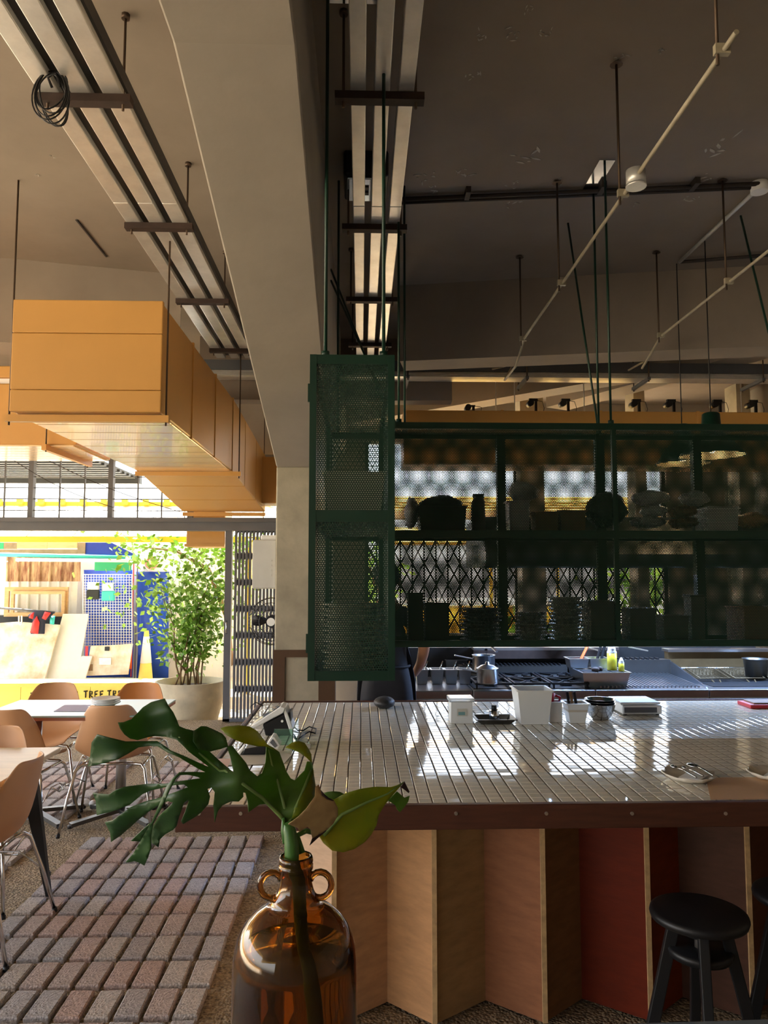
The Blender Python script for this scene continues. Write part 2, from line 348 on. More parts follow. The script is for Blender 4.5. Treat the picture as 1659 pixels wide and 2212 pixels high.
# coiled cable hanging off the left trunking
pts = []
c0 = aY(112, 205, 2.96)
rc = random.Random(4)
for L in range(7):
    ox, oz, ra, rb, ph, oy = rc.gauss(0, .012), rc.gauss(0, .014), rc.uniform(.045, .07), rc.uniform(.085, .115), rc.uniform(-.35, .35), rc.uniform(-.03, .02)
    for k in range(28):
        a = k * 2 * pi / 28 + pi / 2; x, z = ra * cos(a), rb * (sin(a) - 1) + .1
        pts.append(c0 + Vector((x * cos(ph) - z * sin(ph) + ox * (1 - cos(a - pi / 2)) / 2, oy * (1 - cos(a - pi / 2)), x * sin(ph) + z * cos(ph) + oz * (1 - cos(a - pi / 2)) / 2)))
cb = thing('coiled_cable', 'coil of thin black cable hanging from the left ceiling trunking', 'cable', tuple(c0 - Vector((0, 0, .12))))
B().tube(pts, .0034, 5).build('coil', 'black_cable', cb)
B().tube([c0 + Vector((.02, 0, .09)), aY(121, 120, 2.98), aY(122, 60, 2.98), aY(121, -10, 2.95)], .004, 6).build('tail', 'black_cable', cb)
B().tube([c0 + Vector((.0, 0, .03)), c0 + Vector((-.01, -.02, .06)), c0 + Vector((.02, -.02, .08)), c0 + Vector((.03, .01, .04))], .006, 6).build('tie', 'black_cable', cb)
# rigid conduits on rods
def conduit(label, x, z, y0, y1, rods, boxes, tail):
    t = thing('conduit', label, 'conduit', (x, (y0 + y1) / 2, z - .02), group='hung conduits')
    B().tube([(x, y0, z), (x, y1, z)] + tail, .0088, 10).build('pipe', 'conduit', t)
    for yr in rods:
        B().cyl((x - .02, yr, z - .05), (x - .02, yr, CEIL), .006, n=6).build('rod', 'rod', t)
        B().cyl((x - .02, yr, CEIL - .012), (x - .02, yr, CEIL), .03, .012, n=10).build('anchor', 'rod', t)
        B().box((x - .005, yr, z + .004), (.05, .02, .034)).build('clamp', 'conduit', t)
    for yb in boxes:
        B().cyl((x, yb, z - .035), (x, yb, z + .03), .042, n=16).cyl((x, yb, z - .045), (x, yb, z - .035), .044, n=16).build('junction_box', 'galv', t)
    return t
zc = 3.37
c1 = thing; zz = aY(1135, 708, 5.55).z
conduit('pale conduit with a round junction box hung near the shelf ceiling plate', 1.19, zc, 2.28, 5.5, (2.37, 3.33, 4.407, 5.493), (3.18,), [(1.2, 5.62, zc - .03), (1.19, 5.8, zc - .12), (1.2, 6.3, zc - .10), aY(1108, 787, 6.75), (1.22, 7.0, zt0 + .05)])
conduit('pale conduit without a box, bent down at its far end by the frame edge', 2.17, zc, 2.6, 5.4, (3.3, 4.35, 5.38), (), [(2.18, 5.55, zc - .04), (2.16, 5.75, zc - .14), aY(1393, 780, 6.6), (2.5, 7.0, zt0 + .05)])
t = thing('conduit', 'straight grey conduit fixed to the ceiling, ending in a white round box', 'conduit', (2.35, 5.1, CEIL - .03), group='ceiling conduits')
pa, pb, pc = aZ(1640, 405, CEIL - .03), aZ(1525, 512, CEIL - .03), aZ(1468, 566, CEIL - .03)
B().tube([pa, pb, pc], .013, 8).build('pipe', 'galv', t)
B().cyl(pa - Vector((0, 0, .03)), pa + Vector((0, 0, .03)), .05, n=18).build('box', 'white', t)
B().tube([pc, aZ(1659, 551, CEIL - .03), aZ(1800, 541, CEIL - .03)], .013, 8).build('branch', 'dark_steel', t)
t = thing('conduit', 'dark thin pipe pair fixed across the ceiling behind the metal plate', 'conduit', (1.4, 4.55, CEIL - .04), group='ceiling conduits')
for dy in (0, 7): B().tube([aZ(850, 431 + dy, CEIL - .025), aZ(1200, 417 + dy, CEIL - .025), aZ(1640, 397 + dy, CEIL - .025)], .014, 8).build('pipe', 'dark_steel', t)
for x in (1010, 1300, 1500): B().box(aZ(x, 424 - (x - 850) * .04, CEIL - .02), (.03, .1, .04)).build('clip', 'dark_steel', t)
# boxed ceiling unit; reflected sky is tinted pale blue into its grille
p0 = aZ(742, 322, CEIL); X0 = aY(742, 350, p0.y).x; X1 = aY(840, 350, p0.y).x; zb = aY(780, 378, p0.y).z
t = thing('ceiling_unit', 'black box with pale blue grille on the ceiling behind the trunks', 'ceiling unit', ((X0 + X1) / 2, p0.y + .15, zb))
B().bb(X0, X1, p0.y, p0.y + .3, zb, CEIL).build('housing', 'black', t, bev=.015)
MATS['bluish'] = mat('bluish', rgb(206, 224, 246), .15, metal=.9)
B().bb(X0 + .02, X1 - .02, p0.y + .02, p0.y + .28, zb - .012, zb).build('grille', 'bluish', t, bev=.008)
for k in range(2): B().bb(X0 + .11, X1 - .11, p0.y + .1 + .06 * k, p0.y + .13 + .06 * k, zb - .02, zb - .012).build('slot', 'black', t)
# ================================================================== YELLOW AIR DUCTS
YD1 = 4.45
tl, tr_, bl_, br_ = aY(30, 645, YD1), aY(344, 651, YD1), aY(22, 888, YD1), aY(345, 892, YD1)
dx0, dx1, dz0, dz1 = bl_.x, br_.x, (bl_.z + br_.z) / 2, (tl.z + tr_.z) / 2
YD2 = YD1 * 1.566; YD3 = 8.55
dz3 = aY(480, 1106, YD3).z; dzt3 = aY(561, 986, YD3).z
duct = thing('air_duct', 'large square yellow air duct hung on bars, its closed end facing the room', 'air duct', ((dx0 + dx1) / 2, YD1, dz0), group='yellow air ducts')
n = 3
ys = [YD1 + .02 + (YD2 - YD1) * k / n for k in range(n + 1)]
for k in range(n):
    B().bb(dx0 + .004, dx1 - .004, ys[k], ys[k + 1] - .006, dz0, dz1).build('section', 'yellow_duct', duct, bev=.012)
    B().bb(dx0 - .004, dx1 + .004, ys[k + 1] - .02, ys[k + 1] + .004, dz0 - .006, dz1 + .006).build('flange', 'yellow_duct', duct)
for k in range(3):
    z0 = dz0 + (dz1 - dz0) * (0, .195, .70)[k]; z1 = dz0 + (dz1 - dz0) * (.195, .70, 1)[k]
    B().bb(dx0 - .006, dx1 + .006, YD1 - .004, YD1 + .03, z0 + .001, z1 - .001).build('end_panel', 'yellow_duct', duct, bev=.006)
# foil wrapped underside strips
ns = 9
for k in range(ns):
    y0 = YD1 + .06 + (YD2 - YD1 - .08) * k / ns; y1 = YD1 + .06 + (YD2 - YD1 - .08) * (k + 1) / ns
    B().bb(dx0 + .01, dx1 - .01, y0 + .004, y1 - .004, dz0 - .010, dz0 + .001).build('foil_strip', 'duct_foil', duct, bev=.006)
# sloping part
def slopebox(ya, yb, za0, za1, zb0, zb1, xa0, xa1, xb0, xb1): return B().hexa([(xa0, ya, za0), (xa1, ya, za0), (xb1, yb, zb0), (xb0, yb, zb0), (xa0, ya, za1), (xa1, ya, za1), (xb1, yb, zb1), (xb0, yb, zb1)])
xs0, xs1 = aY(395, 1106, YD3).x - .0, aY(573, 1106, YD3).x
for k in range(3):
    a, c = k / 3, (k + 1) / 3 - .004; L = lambda p, q, s: p + (q - p) * s
    slopebox(L(YD2, YD3, a) + .01, L(YD2, YD3, c), L(dz0, dz3, a), L(dz1, dzt3, a), L(dz0, dz3, c), L(dz1, dzt3, c), L(dx0, xs0, a), L(dx1, xs1, a), L(dx0, xs0, c), L(dx1, xs1, c)).build('bend_section', 'yellow_duct', duct, bev=.008)
for (yb, z, xa, xb) in ((YD1 + .04, dz0 - .012, aY(5, 905, YD1).x, aY(362, 905, YD1).x), (YD2, dz0 - .012, aY(293, 1020, YD2).x, aY(521, 1020, YD2).x), (YD3, dz3 - .005, xs0, xs1)):
    hb = B().bb(xa, xb, yb - .02, yb + .02, z - .04, z).build('hanger_bar', 'yellow_duct', duct)
    for X in (xa + .02, xb - .02): B().cyl((X, yb, z - .06), (X, yb, CEIL), .006, n=6).build('rod', 'rod', hb)
# branch to the right, behind the column
t = thing('air_duct', 'yellow duct branch running behind the concrete column', 'air duct', (-.9, 8.55, aY(560, 1088, 8.4).z), group='yellow air ducts')
B().bb(aY(527, 1030, 8.4).x, -.62, 8.35, 8.72, aY(560, 1088, 8.4).z, aY(560, 988, 8.4).z).build('duct_body', 'yellow_duct', t, bev=.01)
B().bb(aY(527, 1030, 8.4).x - .01, aY(527, 1030, 8.4).x + .02, 8.34, 8.73, aY(560, 1088, 8.4).z - .01, aY(560, 988, 8.4).z + .01).build('flange', 'yellow_duct', t)
# second duct at the left
YE = 6.6
za, zb_ = aY(0, 965, YE).z, aY(0, 695, YE).z
xe = aY(102, 935, YE).x
t = thing('air_duct', 'yellow air duct further back at the left edge of the view', 'air duct', (xe - 1.5, YE + .5, za), group='yellow air ducts')
zs0, zs1 = aY(5, 828, YE).z, aY(5, 790, YE).z
B().bb(-7, xe + .25, YE, YE + .9, za + .02, zs0).build('lower_body', 'yellow_duct', t, bev=.01)
B().bb(-7, xe - .25, YE, YE + .9, zs1, min(zb_, 3.34)).build('upper_body', 'yellow_duct', t, bev=.01)
B().bb(-7, xe - .1, YE + .05, YE + .85, zs0, zs1).build('joint_strip', 'white', t)
for k in range(6): B().bb(-7, xe + .22, YE + .02 + k * .145, YE + .15 + k * .145, za + .008, za + .02).build('foil_strip', 'duct_foil', t)
hb = B().bar((xe, YE - .06, za - .01), (xe + .03, YE + .98, za - .01), .04, .05).build('hanger_bar', 'yellow_duct', t)
for yy in (YE - .04, YE + .95): B().cyl((xe + .01, yy, za - .05), (xe + .01, yy, CEIL), .006, n=6).build('rod', 'rod', hb)
# thin stay wires crossing in front of the street window
for lab, a, c in (('thin wire sloping from the left duct across the window bars', (60, 972), (395, 1107)), ('thin wire sagging low across the window bars', (15, 985), (245, 1096))):
    pa, pb = aY(a[0], a[1], 8.2), aY(c[0], c[1], 8.6)
    B().tube([pa + (pb - pa) * s - Vector((0, 0, .06 * sin(pi * s))) for s in [k / 8 for k in range(9)]], .004, 5).build('stay_wire', 'dark_steel', label=lab, cat='wire')
# kitchen duct across, behind the shelf, with little bracket lamps on top
YK = 7.75
zk0, zk1 = aY(1100, 1003, YK).z, aY(1100, 887, YK).z
t = thing('air_duct', 'long yellow duct crossing above the kitchen, spot lamps standing on it', 'air duct', (2.5, YK, zk0), group='yellow air ducts')
xk = [aY(872, 950, YK).x + k * 1.02 for k in range(5)]
for k in range(4):
    B().bb(xk[k], xk[k + 1] - .006, YK, YK + .55, zk0, zk1).build('section', 'yellow_duct', t, bev=.008)
    B().bb(xk[k + 1] - .02, xk[k + 1] + .01, YK - .006, YK + .556, zk0 - .006, zk1 + .006).build('flange', 'yellow_duct', t)
for x in (1075, 1116, 1268, 1612):
    X = aY(x, 880, YK).x; B().cyl((X, YK + .1, zk0 - .03), (X, YK + .1, CEIL), .005, n=6).build('rod', 'galv', t)
for i, x in enumerate((1020, 1155, 1225, 1378, 1453, 1553, 1630)):
    X = aY(x, 875, YK + .1).x; s = 1 if x > 1100 else .5
    sp = thing('spot_lamp', 'small black bracket spot lamp on the yellow duct, number %s from the column side' % ('one two three four five six seven'.split()[i]), 'spot lamp', (X, YK + .1, zk1), group='spot lamps on the kitchen duct')
    B().bb(X, X + .025, YK + .09, YK + .115, zk1, zk1 + .13 * s).build('bracket', 'black', sp)
    B().bb(X - .06, X + .03, YK + .085, YK + .12, zk1 + .12 * s, zk1 + .15 * s).build('arm', 'black', sp)
    B().cyl((X - .045, YK + .06, zk1 + .10 * s), (X - .045, YK + .17, zk1 + .10 * s), .032, n=12).build('head', 'black', sp)
    B().tube([(X + .03, YK + .1, zk1 + .13 * s), (X + .08, YK + .1, zk1 + .12 * s), (X + .1, YK + .1, zk1 + .05), (X + .09, YK + .1, zk1)], .003, 5).build('lead', 'black', sp)
# ceiling mounting plates and pendant lamps
mat('lamp_inner', rgb(240, 220, 170), .4)
mat('bulb', (1, .85, .6), .3, emit=(1, .72, .38), estr=14)
def pendant(label, c, r, top):
    c = Vector(c); t = thing('pendant_lamp', label, 'pendant lamp', tuple(c), group='green pendant lamps')
    B().cyl((c.x, c.y, c.z + .3), (c.x, c.y, CEIL), .004, n=6).build('cord', 'black_cable', t)
    B().lathe([(.0, .30), (.045, .30), (.058, .29), (.066, .17), (.075, .16), (.12, .12), (r * .8, .05), (r, 0), (r - .004, 0), (r * .8 - .004, .045), (.11, .11), (0, .15)], c, 28).build('shade', 'green_paint', t)
    B().lathe([(r - .008, .004), (r * .8 - .008, .042), (.10, .10), (0, .14)], c, 28).build('inner_shade', 'lamp_inner', t)
    B().sphere(c + Vector((0, 0, .055)), .035).build('bulb', 'bulb', t)
    ld = bpy.data.lights.new('lamp_light', 'POINT'); ld.energy = 4; ld.color = (1, .75, .45); ld.shadow_soft_size = .04
    lo = bpy.data.objects.new('lamp_light', ld); COL.objects.link(lo); lo.parent = t; lo.location = (0, 0, -.01)
pl = aY(1535, 885, 5.15); pendant('green pendant lamp whose cap shows above the long shelf', (pl.x, 5.15, aY(1535, 985, 5.15).z), .22, 0)
pl = aY(1478, 908, 5.6); pendant('green pendant lamp hanging lower, seen only through the perforated shelf', (pl.x - .02, 5.6, aY(1478, 1003, 5.6).z), .2, 0)
# ================================================================== OUTSIDE, ACROSS THE LANE
YS = 13.6
def px_rect(x0, y0, x1, y1, Y, th=.03):
    a, c = aY(x0, y1, Y), aY(x1, y0, Y); return B().bb(a.x, c.x, Y, Y + th, a.z, c.z)
mat('tarp', rgb(20, 72, 190), .4, noise=.25, scale=5, bump=.5, bscale=6)
mat('tarp_dark', rgb(20, 48, 150), .45, noise=.2, scale=6)
mat('rusty', rgb(120, 74, 56), .7, noise=.5, scale=5, col2=rgb(196, 166, 130), stretch=(3, 1, .6))
mat('sheet_white', rgb(222, 222, 216), .5, noise=.08)
mat('sheet_teal', rgb(120, 160, 160), .5)
mat('wood_pale', rgb(206, 168, 120), .6, noise=.25, scale=6, stretch=(1, 1, 6))
mat('wood_grey', rgb(150, 120, 96), .7, noise=.3, scale=8)
mat('board_white', rgb(228, 224, 214), .6, noise=.14, scale=4, col2=rgb(196, 164, 130), detail=8)
mat('cyan', rgb(60, 190, 190), .4)
mat('green_sheet', rgb(40, 150, 100), .5)
mat('yellow_paint', rgb(236, 196, 60), .5)
mat('yellow_pale', rgb(240, 218, 110), .55, noise=.08)
mat('navy', rgb(30, 36, 60), .7)
mat('jacket_red', rgb(214, 56, 56), .7)
mat('dark', rgb(40, 46, 50), .7)
mat('ink', rgb(30, 26, 20), .7)
mat('planter', rgb(206, 196, 168), .85, noise=.22, scale=5, bump=.2, bscale=20)
mat('soil', rgb(70, 56, 40), .95)
mat('leaf_out', rgb(98, 150, 44), .5, noise=.5, scale=3, col2=rgb(150, 190, 80), sub=0)
mat('twig', rgb(120, 96, 66), .8)
struct('wall_lane', B().bb(-12, -1.2, YS + .45, YS + .55, -.2, 2.3), 'sheet_white')
def corr(label, x0, y0, x1, y1, Y, m, n):
    a, c = aY(x0, y1, Y), aY(x1, y0, Y); t = thing('corrugated_sheet', label, 'metal sheet', ((a.x + c.x) / 2, Y, a.z))
    b = B(); wv = (c.x - a.x) / n; prof = []
    for k in range(n):
        x = a.x + k * wv; prof += [(x, 0), (x + wv * .12, -.03), (x + wv * .24, -.03), (x + wv * .36, 0)]
    prof.append((c.x, 0)); vs = [(x, Y + y, z) for z in (a.z, c.z) for x, y in prof]; m_ = len(prof)
    b.add(vs, [(i, i + 1, m_ + i + 1, m_ + i) for i in range(m_ - 1)]); b.build('sheet', m, t, sol=.003)
    for k in range(n): B().cyl((a.x + k * wv + wv * .18, Y - .036, c.z - .08), (a.x + k * wv + wv * .18, Y - .028, c.z - .08), .012, n=6).build('fixing', 'galv', t)
corr('rust brown corrugated metal sheet high on the shack wall', 12, 1203, 175, 1256, YS + .1, 'rusty', 7)
corr('white corrugated sheet below the rusty one on the shack', 12, 1250, 168, 1332, YS + .14, 'sheet_white', 7)
def frame(label, x0, y0, x1, y1, Y, wd, m, name='wooden_frame'):
    a, c = aY(x0, y1, Y), aY(x1, y0, Y); t = thing(name, label, 'frame', ((a.x + c.x) / 2, Y, a.z))
    for nm, q in (('rail', (a.x, c.x, a.z, a.z + wd)), ('rail', (a.x, c.x, c.z - wd, c.z)), ('stile', (a.x, a.x + wd, a.z + wd, c.z - wd)), ('stile', (c.x - wd, c.x, a.z + wd, c.z - wd))):
        B().bb(q[0], q[1], Y, Y + .05, q[2], q[3]).build(nm, m, t)
    return t
frame('large pale wooden window frame leaning on the white corrugated sheet', 8, 1268, 147, 1332, YS - .1, .07, 'wood_pale')
frame('smaller pale wooden frame standing inside the large one', 22, 1277, 140, 1330, YS - .16, .05, 'wood_pale')
# plank fascia pieces
pk = thing('plank_fascia', 'row of tan and brown planks under the shack roof', 'planks', (-6, YS, 1.9))
for (x0, y0, x1, y1, m) in ((-40, 1172, 8, 1186, 'green_sheet'), (8, 1172, 36, 1186, 'wood_grey'), (36, 1171, 102, 1185, 'wood_pale'), (102, 1171, 167, 1184, 'wood_pale'), (167, 1172, 184, 1196, 'wood_grey'), (-40, 1187, 167, 1196, 'wood_grey')):
    px_rect(x0, y0, x1, y1, YS + .02).build('plank', m, pk)
a, c = aY(-40, 1197, YS - .2), aY(300, 1205, YS - .2)
B().tube([a, (a + c) / 2, c], .035, 10).build('plastic_pipe', 'cyan', label='long turquoise plastic pipe slung across the shack front', cat='pipe')
a, c = aY(35, 1209, YS - .24), aY(290, 1211, YS - .24)
B().tube([a, c], .03, 10).build('plastic_pipe', 'white', label='white pipe just under the turquoise one', cat='pipe')
B().prism([aY(185, 1172, YS + .05), aY(240, 1172, YS + .05), aY(300, 1202, YS + .05), aY(183, 1202, YS + .05)], (0, .02, 0)).build('dark_mesh_sheet', 'tarp_dark', label='dark blue mesh sheet beneath the shack eaves', cat='sheet')
px_rect(204, 1211, 283, 1233, YS + .1).build('green_panel', 'green_sheet', label='plain green plastic panel above the white grid', cat='panel')
B().add([aY(183 + i * 26, 1231 + j * 58, YS + .3) + Vector((0, random.uniform(-.05, .05), 0)) for j in range(5) for i in range(5)], [(j * 5 + i, j * 5 + i + 1, j * 5 + i + 6, j * 5 + i + 5) for j in range(4) for i in range(4)], True).build('blue_tarp', 'tarp', sol=.004, label='blue tarpaulin hanging behind the white wire grid', cat='tarpaulin')
B().add([aY(296 + i * 17, 1235 + j * 58, YS + .1) + Vector((0, random.uniform(-.06, .06), 0)) for j in range(5) for i in range(5)], [(j * 5 + i, j * 5 + i + 1, j * 5 + i + 6, j * 5 + i + 5) for j in range(4) for i in range(4)], True).build('blue_tarp', 'tarp', sol=.004, label='blue tarpaulin wall behind the cone and the leafy shrub', cat='tarpaulin')
px_rect(297, 1205, 372, 1235, YS + .12).build('white_panel', 'white', label='white panel with a pink ring above the right blue tarpaulin', cat='panel')
pr = aY(327, 1216, YS + .06)
b = B()
b.tube([pr + Vector((.09 * cos(k * pi / 6), 0, .09 * sin(k * pi / 6))) for k in range(13)], .028, 8).build('ring', 'pink', label='pink ring hanging on the white panel', cat='ring')
# wire grid panel: every wire a bar
g = thing('wire_grid', 'white wire grid panel hung against the blue tarpaulin', 'wire grid', tuple(aY(232, 1395, YS - .05)))
for k in range(19):
    x = 179 + k * 106 / 18; B().bar(aY(x, 1395, YS - .05), aY(x, 1241, YS - .05), .016 if k in (0, 18) else .007, .008, (0, 1, 0)).build('wire', 'white', g)
for k in range(27):
    y = 1241 + k * 154 / 26; B().bar(aY(179, y, YS - .045), aY(285, y, YS - .045), .008, .016 if k in (0, 26) else .007).build('wire', 'white', g)
for lab, x0, y0, x1, y1, m, m2 in (('grey and black pouch hanging on the white grid', 186, 1257, 215, 1295, 'dark', 'galv'), ('bright turquoise pouch hanging on the white grid', 219, 1259, 248, 1298, 'cyan', 'bluish')):
    a, c = aY(x0, y1, YS - .12), aY(x1, y0, YS - .12); zm = a.z + (c.z - a.z) * .55
    t = thing('pouch', lab, 'pouch', ((a.x + c.x) / 2, YS - .1, a.z))
    B().bb(a.x, c.x, YS - .14, YS - .07, a.z, zm).build('pocket', m, t, bev=.02); B().bb(a.x + .01, c.x - .01, YS - .13, YS - .08, zm, c.z).build('flap', m2, t, bev=.015)
# leaning boards
def lean(label, pts, Y, m, rake=.25):
    a = [aY(x, y, Y) for x, y in pts]; z0 = min(q.z for q in a); a = [q + Vector((0, (q.z - z0) * rake, 0)) for q in a]
    return B().prism(a, (0, .04, 0)).build('leaning_board', m, label=label, cat='board')
lean('wide white board leaning on the shack, at the far left', [(0 - 40, 1468), (95, 1472), (118, 1352), (20, 1345), (-40, 1350)], 13.0, 'board_white')
lean('tall narrow white board leaning next to the wire grid', [(98, 1472), (166, 1472), (178, 1328), (122, 1328)], 13.1, 'sheet_white')
lean('short white board end standing by the grid foot', [(164, 1472), (182, 1472), (194, 1419), (171, 1419)], 13.05, 'sheet_white')
t = thing('sticker_board', 'scuffed white board with stickers under the wire grid', 'board', tuple(aY(234, 1462, 13.2)))
q = [aY(x, y, 13.2) for x, y in ((184, 1460), (276, 1457), (286, 1391), (196, 1396))]; B().prism(q, (0, .04, 0)).build('panel', 'board_white', t)
px_rect(214, 1421, 240, 1436, 13.18, .012).build('sticker', 'galv', t); px_rect(184, 1396, 190, 1418, 13.18, .012).build('sticker', 'red', t); px_rect(190, 1435, 200, 1449, 13.18, .012).build('sticker', 'wood_grey', t); px_rect(226, 1397, 236, 1406, 13.18, .012).build('sticker', 'dark', t)
px_rect(283, 1212, 288, 1462, YS).build('red_post', 'red', label='thin red post right of the wire grid', cat='post')
px_rect(290, 1212, 296, 1468, YS - .05, .06).build('grey_post', 'grey_steel', label='dark grey post left of the right blue tarpaulin', cat='post')
px_rect(279, 1400, 285, 1445, 13.4).build('orange_strip', 'orange', label='orange plastic strip beside the red post', cat='strip')
# dark shelf, jacket on a pole
px_rect(-40, 1330, 122, 1364, YS - .05, .3).build('dark_crate', 'dark', label='long dark crate behind the hanging jacket', cat='crate')
B().tube([aY(-40, 1310, 13.2), aY(118, 1323, 13.2)], .02, 8).build('hanging_pole', 'grey_steel', label='grey pole sticking out with a jacket hung on it', cat='pole')
def fan_patch(pts, Y, m, name, par, th=.03):
    q = [aY(x, y, Y) for x, y in pts]; cc = sum(q, Vector()) / len(q); vs = q + [cc - Vector((0, .05, 0))]; n_ = len(q)
    return B().add(vs, [(i, (i + 1) % n_, n_) for i in range(n_)], True).build(name, m, par, sol=th)
t = thing('jacket', 'navy and red jacket hanging from the grey pole', 'jacket', tuple(aY(88, 1369, 13.1)))
fan_patch([(61, 1330), (75, 1319), (92, 1319), (118, 1323), (106, 1336), (98, 1340), (96, 1369), (67, 1369), (72, 1338)], 13.12, 'navy', 'body', t)
fan_patch([(66, 1366), (72, 1345), (80, 1331), (85, 1345), (82, 1369)], 13.06, 'jacket_red', 'panel', t)
fan_patch([(92, 1335), (98, 1322), (110, 1324), (99, 1338)], 13.06, 'jacket_red', 'sleeve_panel', t)
fan_patch([(64, 1334), (69, 1326), (74, 1323), (71, 1336)], 13.06, 'jacket_red', 'sleeve_panel', t)
for lab, x, m in (('white strap loop hanging left of the jacket', 44, 'white'), ('turquoise cloth hanging right of the jacket', 114, 'cyan')):
    if m == 'white': B().tube([aY(x - 3, 1330, 13.15), aY(x - 3, 1346, 13.15), aY(x, 1350, 13.15), aY(x + 3, 1346, 13.15), aY(x + 3, 1330, 13.15)], .014, 6).build('strap', m, label=lab, cat='strap')
    else: fan_patch([(109, 1331), (119, 1331), (117, 1349), (109, 1347)], 13.15, m, 'cloth', None); bpy.context.view_layer.update()
for o in COL.objects:
    if o.name == 'cloth': tag(o, 'turquoise cloth hanging right of the jacket', 'cloth')
# cone
p = aZ(314, 1474, -.2); t = thing('traffic_cone', 'pale yellow traffic cone in front of the blue tarpaulin', 'traffic cone', tuple(p))
zc_ = aY(314, 1362, p.y).z - p.z
B().lathe([(0, zc_), (.035, zc_), (.042, zc_ - .04), (.05, zc_ - .15), (.12, .08), (.125, .04)], p, 16).build('cone_body', 'yellow_pale', t); B().bb(p.x - .16, p.x + .16, p.y - .16, p.y + .16, p.z, p.z + .045).build('cone_base', 'yellow_pale', t, bev=.01)
B().lathe([(.049, zc_ - .1), (.095, zc_ - .55)], p + Vector((0, 0, 0)), 16).build('reflective_sleeve', 'white', t, sol=.004)
# yellow eaved shelter roof over the lane
rf = thing('shelter_roof', 'white corrugated shelter roof with yellow steel edge across the lane', 'roof', (-5, 12.4, 2.2))
za, zb = aY(200, 1163, 12.2).z, aY(200, 1092, 13.4).z
for k in range(24):
    x0 = -9.6 + k * .36; B().hexa([(x0, 12.2, za), (x0 + .35, 12.2, za), (x0 + .35, 13.5, zb), (x0, 13.5, zb)] + [(x0, 12.2, za + .02), (x0 + .35, 12.2, za + .02), (x0 + .35, 13.5, zb + .02), (x0, 13.5, zb + .02)]).build('roof_sheet', 'sheet_white', rf)
    if k % 2 == 0: B().bar((x0, 12.15, za - .02), (x0, 13.5, zb - .02), .05, .06).build('rafter', 'yellow_paint', rf)
    B().box((x0 + .1, 13.42, zb + .06), (.1, .08, .09)).build('bracket', 'yellow_paint', rf)
B().bb(-9.7, -1.6, 12.13, 12.2, za - .06, za + .03).build('edge_beam', 'yellow_paint', rf); B().bb(-9.7, -1.6, 13.45, 13.55, zb - .02, zb + .07).build('ridge_beam', 'yellow_paint', rf)
for x in (-9.3, -1.8): B().bb(x, x + .08, 12.13, 12.2, -.2, za).build('post', 'yellow_paint', rf)
# extractor hood box hanging in the opening
t = thing('outdoor_duct', 'brass coloured duct box hanging in the opening above the shrub', 'duct', tuple(aY(440, 1180, 9.3)))
a, c = aY(402, 1177, 9.2), aY(486, 1140, 9.2); B().bb(a.x, c.x, 9.2, 9.7, a.z, c.z + .25).build('duct_body', 'yellow_duct', t, bev=.01); B().bb(a.x - .015, c.x, 9.18, 9.72, a.z - .02, a.z + .01).build('rim', 'yellow_duct', t)
# low yellow wall with hand painted words
wy = 10.6; zt_ = aY(150, 1475, wy).z
t = thing('low_wall', 'low yellow street planter wall with hand-painted black lettering', 'wall', (-3.9, wy, -.2))
xw0, xw1 = aY(-30, 1490, wy).x, aY(345, 1490, wy).x
for k in range(5):
    x0 = xw0 + (xw1 - xw0) * k / 5; B().bb(x0, x0 + (xw1 - xw0) / 5 - .006, wy, wy + .4, -.2, zt_ - .05).build('block', 'yellow_pale', t)
B().bb(xw0 - .03, xw1 + .03, wy - .03, wy + .43, zt_ - .05, zt_).build('coping', 'yellow_pale', t)
GL = {'T': [[(0, 1), (.9, 1.02)], [(.45, 1), (.4, 0)]], 'R': [[(.1, 0), (.12, 1), (.7, .9), (.65, .55), (.12, .5), (.8, 0)]], 'E': [[(.8, 1), (.1, .95), (.1, 0), (.8, .05)], [(.1, .5), (.65, .55)]]}
def write(txt, x, y, wpx, hpx):
    for ch in txt:
        for st in GL[ch]:
            B().tube([aY(x + u * wpx * .8, y - v * hpx + (u - .5) * -1, wy - .006) for u, v in st], .009, 5).build('lettering', 'ink', t)
        x += wpx
write('TREE', 66, 1511, 13.5, 14); write('TREE', 181, 1507, 11.5, 14); write('TREE', 232, 1506, 11.5, 14); write('TREE', 124, 1508, 12, 13)
write('TREE', 66, 1531, 13.5, 14); write('TREE', 184, 1529, 11.5, 14); write('TREE', 236, 1528, 11.5, 14)
# planter with shrub
yp = 9.55; pc = aY(412, 1470, yp); pr_ = (aY(487, 1470, yp).x - aY(337, 1470, yp).x) / 2; ph = pc.z + .2
t = thing('planter', 'round pale concrete planter outside the folding gate', 'planter', (pc.x, yp, -.2))
B().lathe([(0, 0), (pr_ * .72, 0), (pr_ * .76, .03), (pr_ * .95, ph * .6), (pr_, ph), (pr_ - .03, ph), (pr_ - .06, ph - .08), (0, ph - .09)], (pc.x, yp, -.2), 32).build('bowl', 'planter', t)
B().lathe([(pr_ - .05, ph - .08), (pr_ * .4, ph - .06), (0, ph - .05)], (pc.x, yp, -.2), 24).build('soil', 'soil', t)
sh = thing('shrub', 'tall airy green shrub growing in the round planter', 'shrub', (pc.x, yp, pc.z - .08))
rs = random.Random(11); fol = B(); 
def leaf(b, p, s, r):
    d = Vector((r.gauss(0, 1), r.gauss(0, 1), r.gauss(-.4, .7))).normalized(); u = d.cross(Vector((r.random(), r.random(), r.random() + .1))).normalized()
    b.add([p, p + d * s * .45 + u * s * .32, p + d * s, p + d * s * .45 - u * s * .32], [(0, 1, 2, 3)])
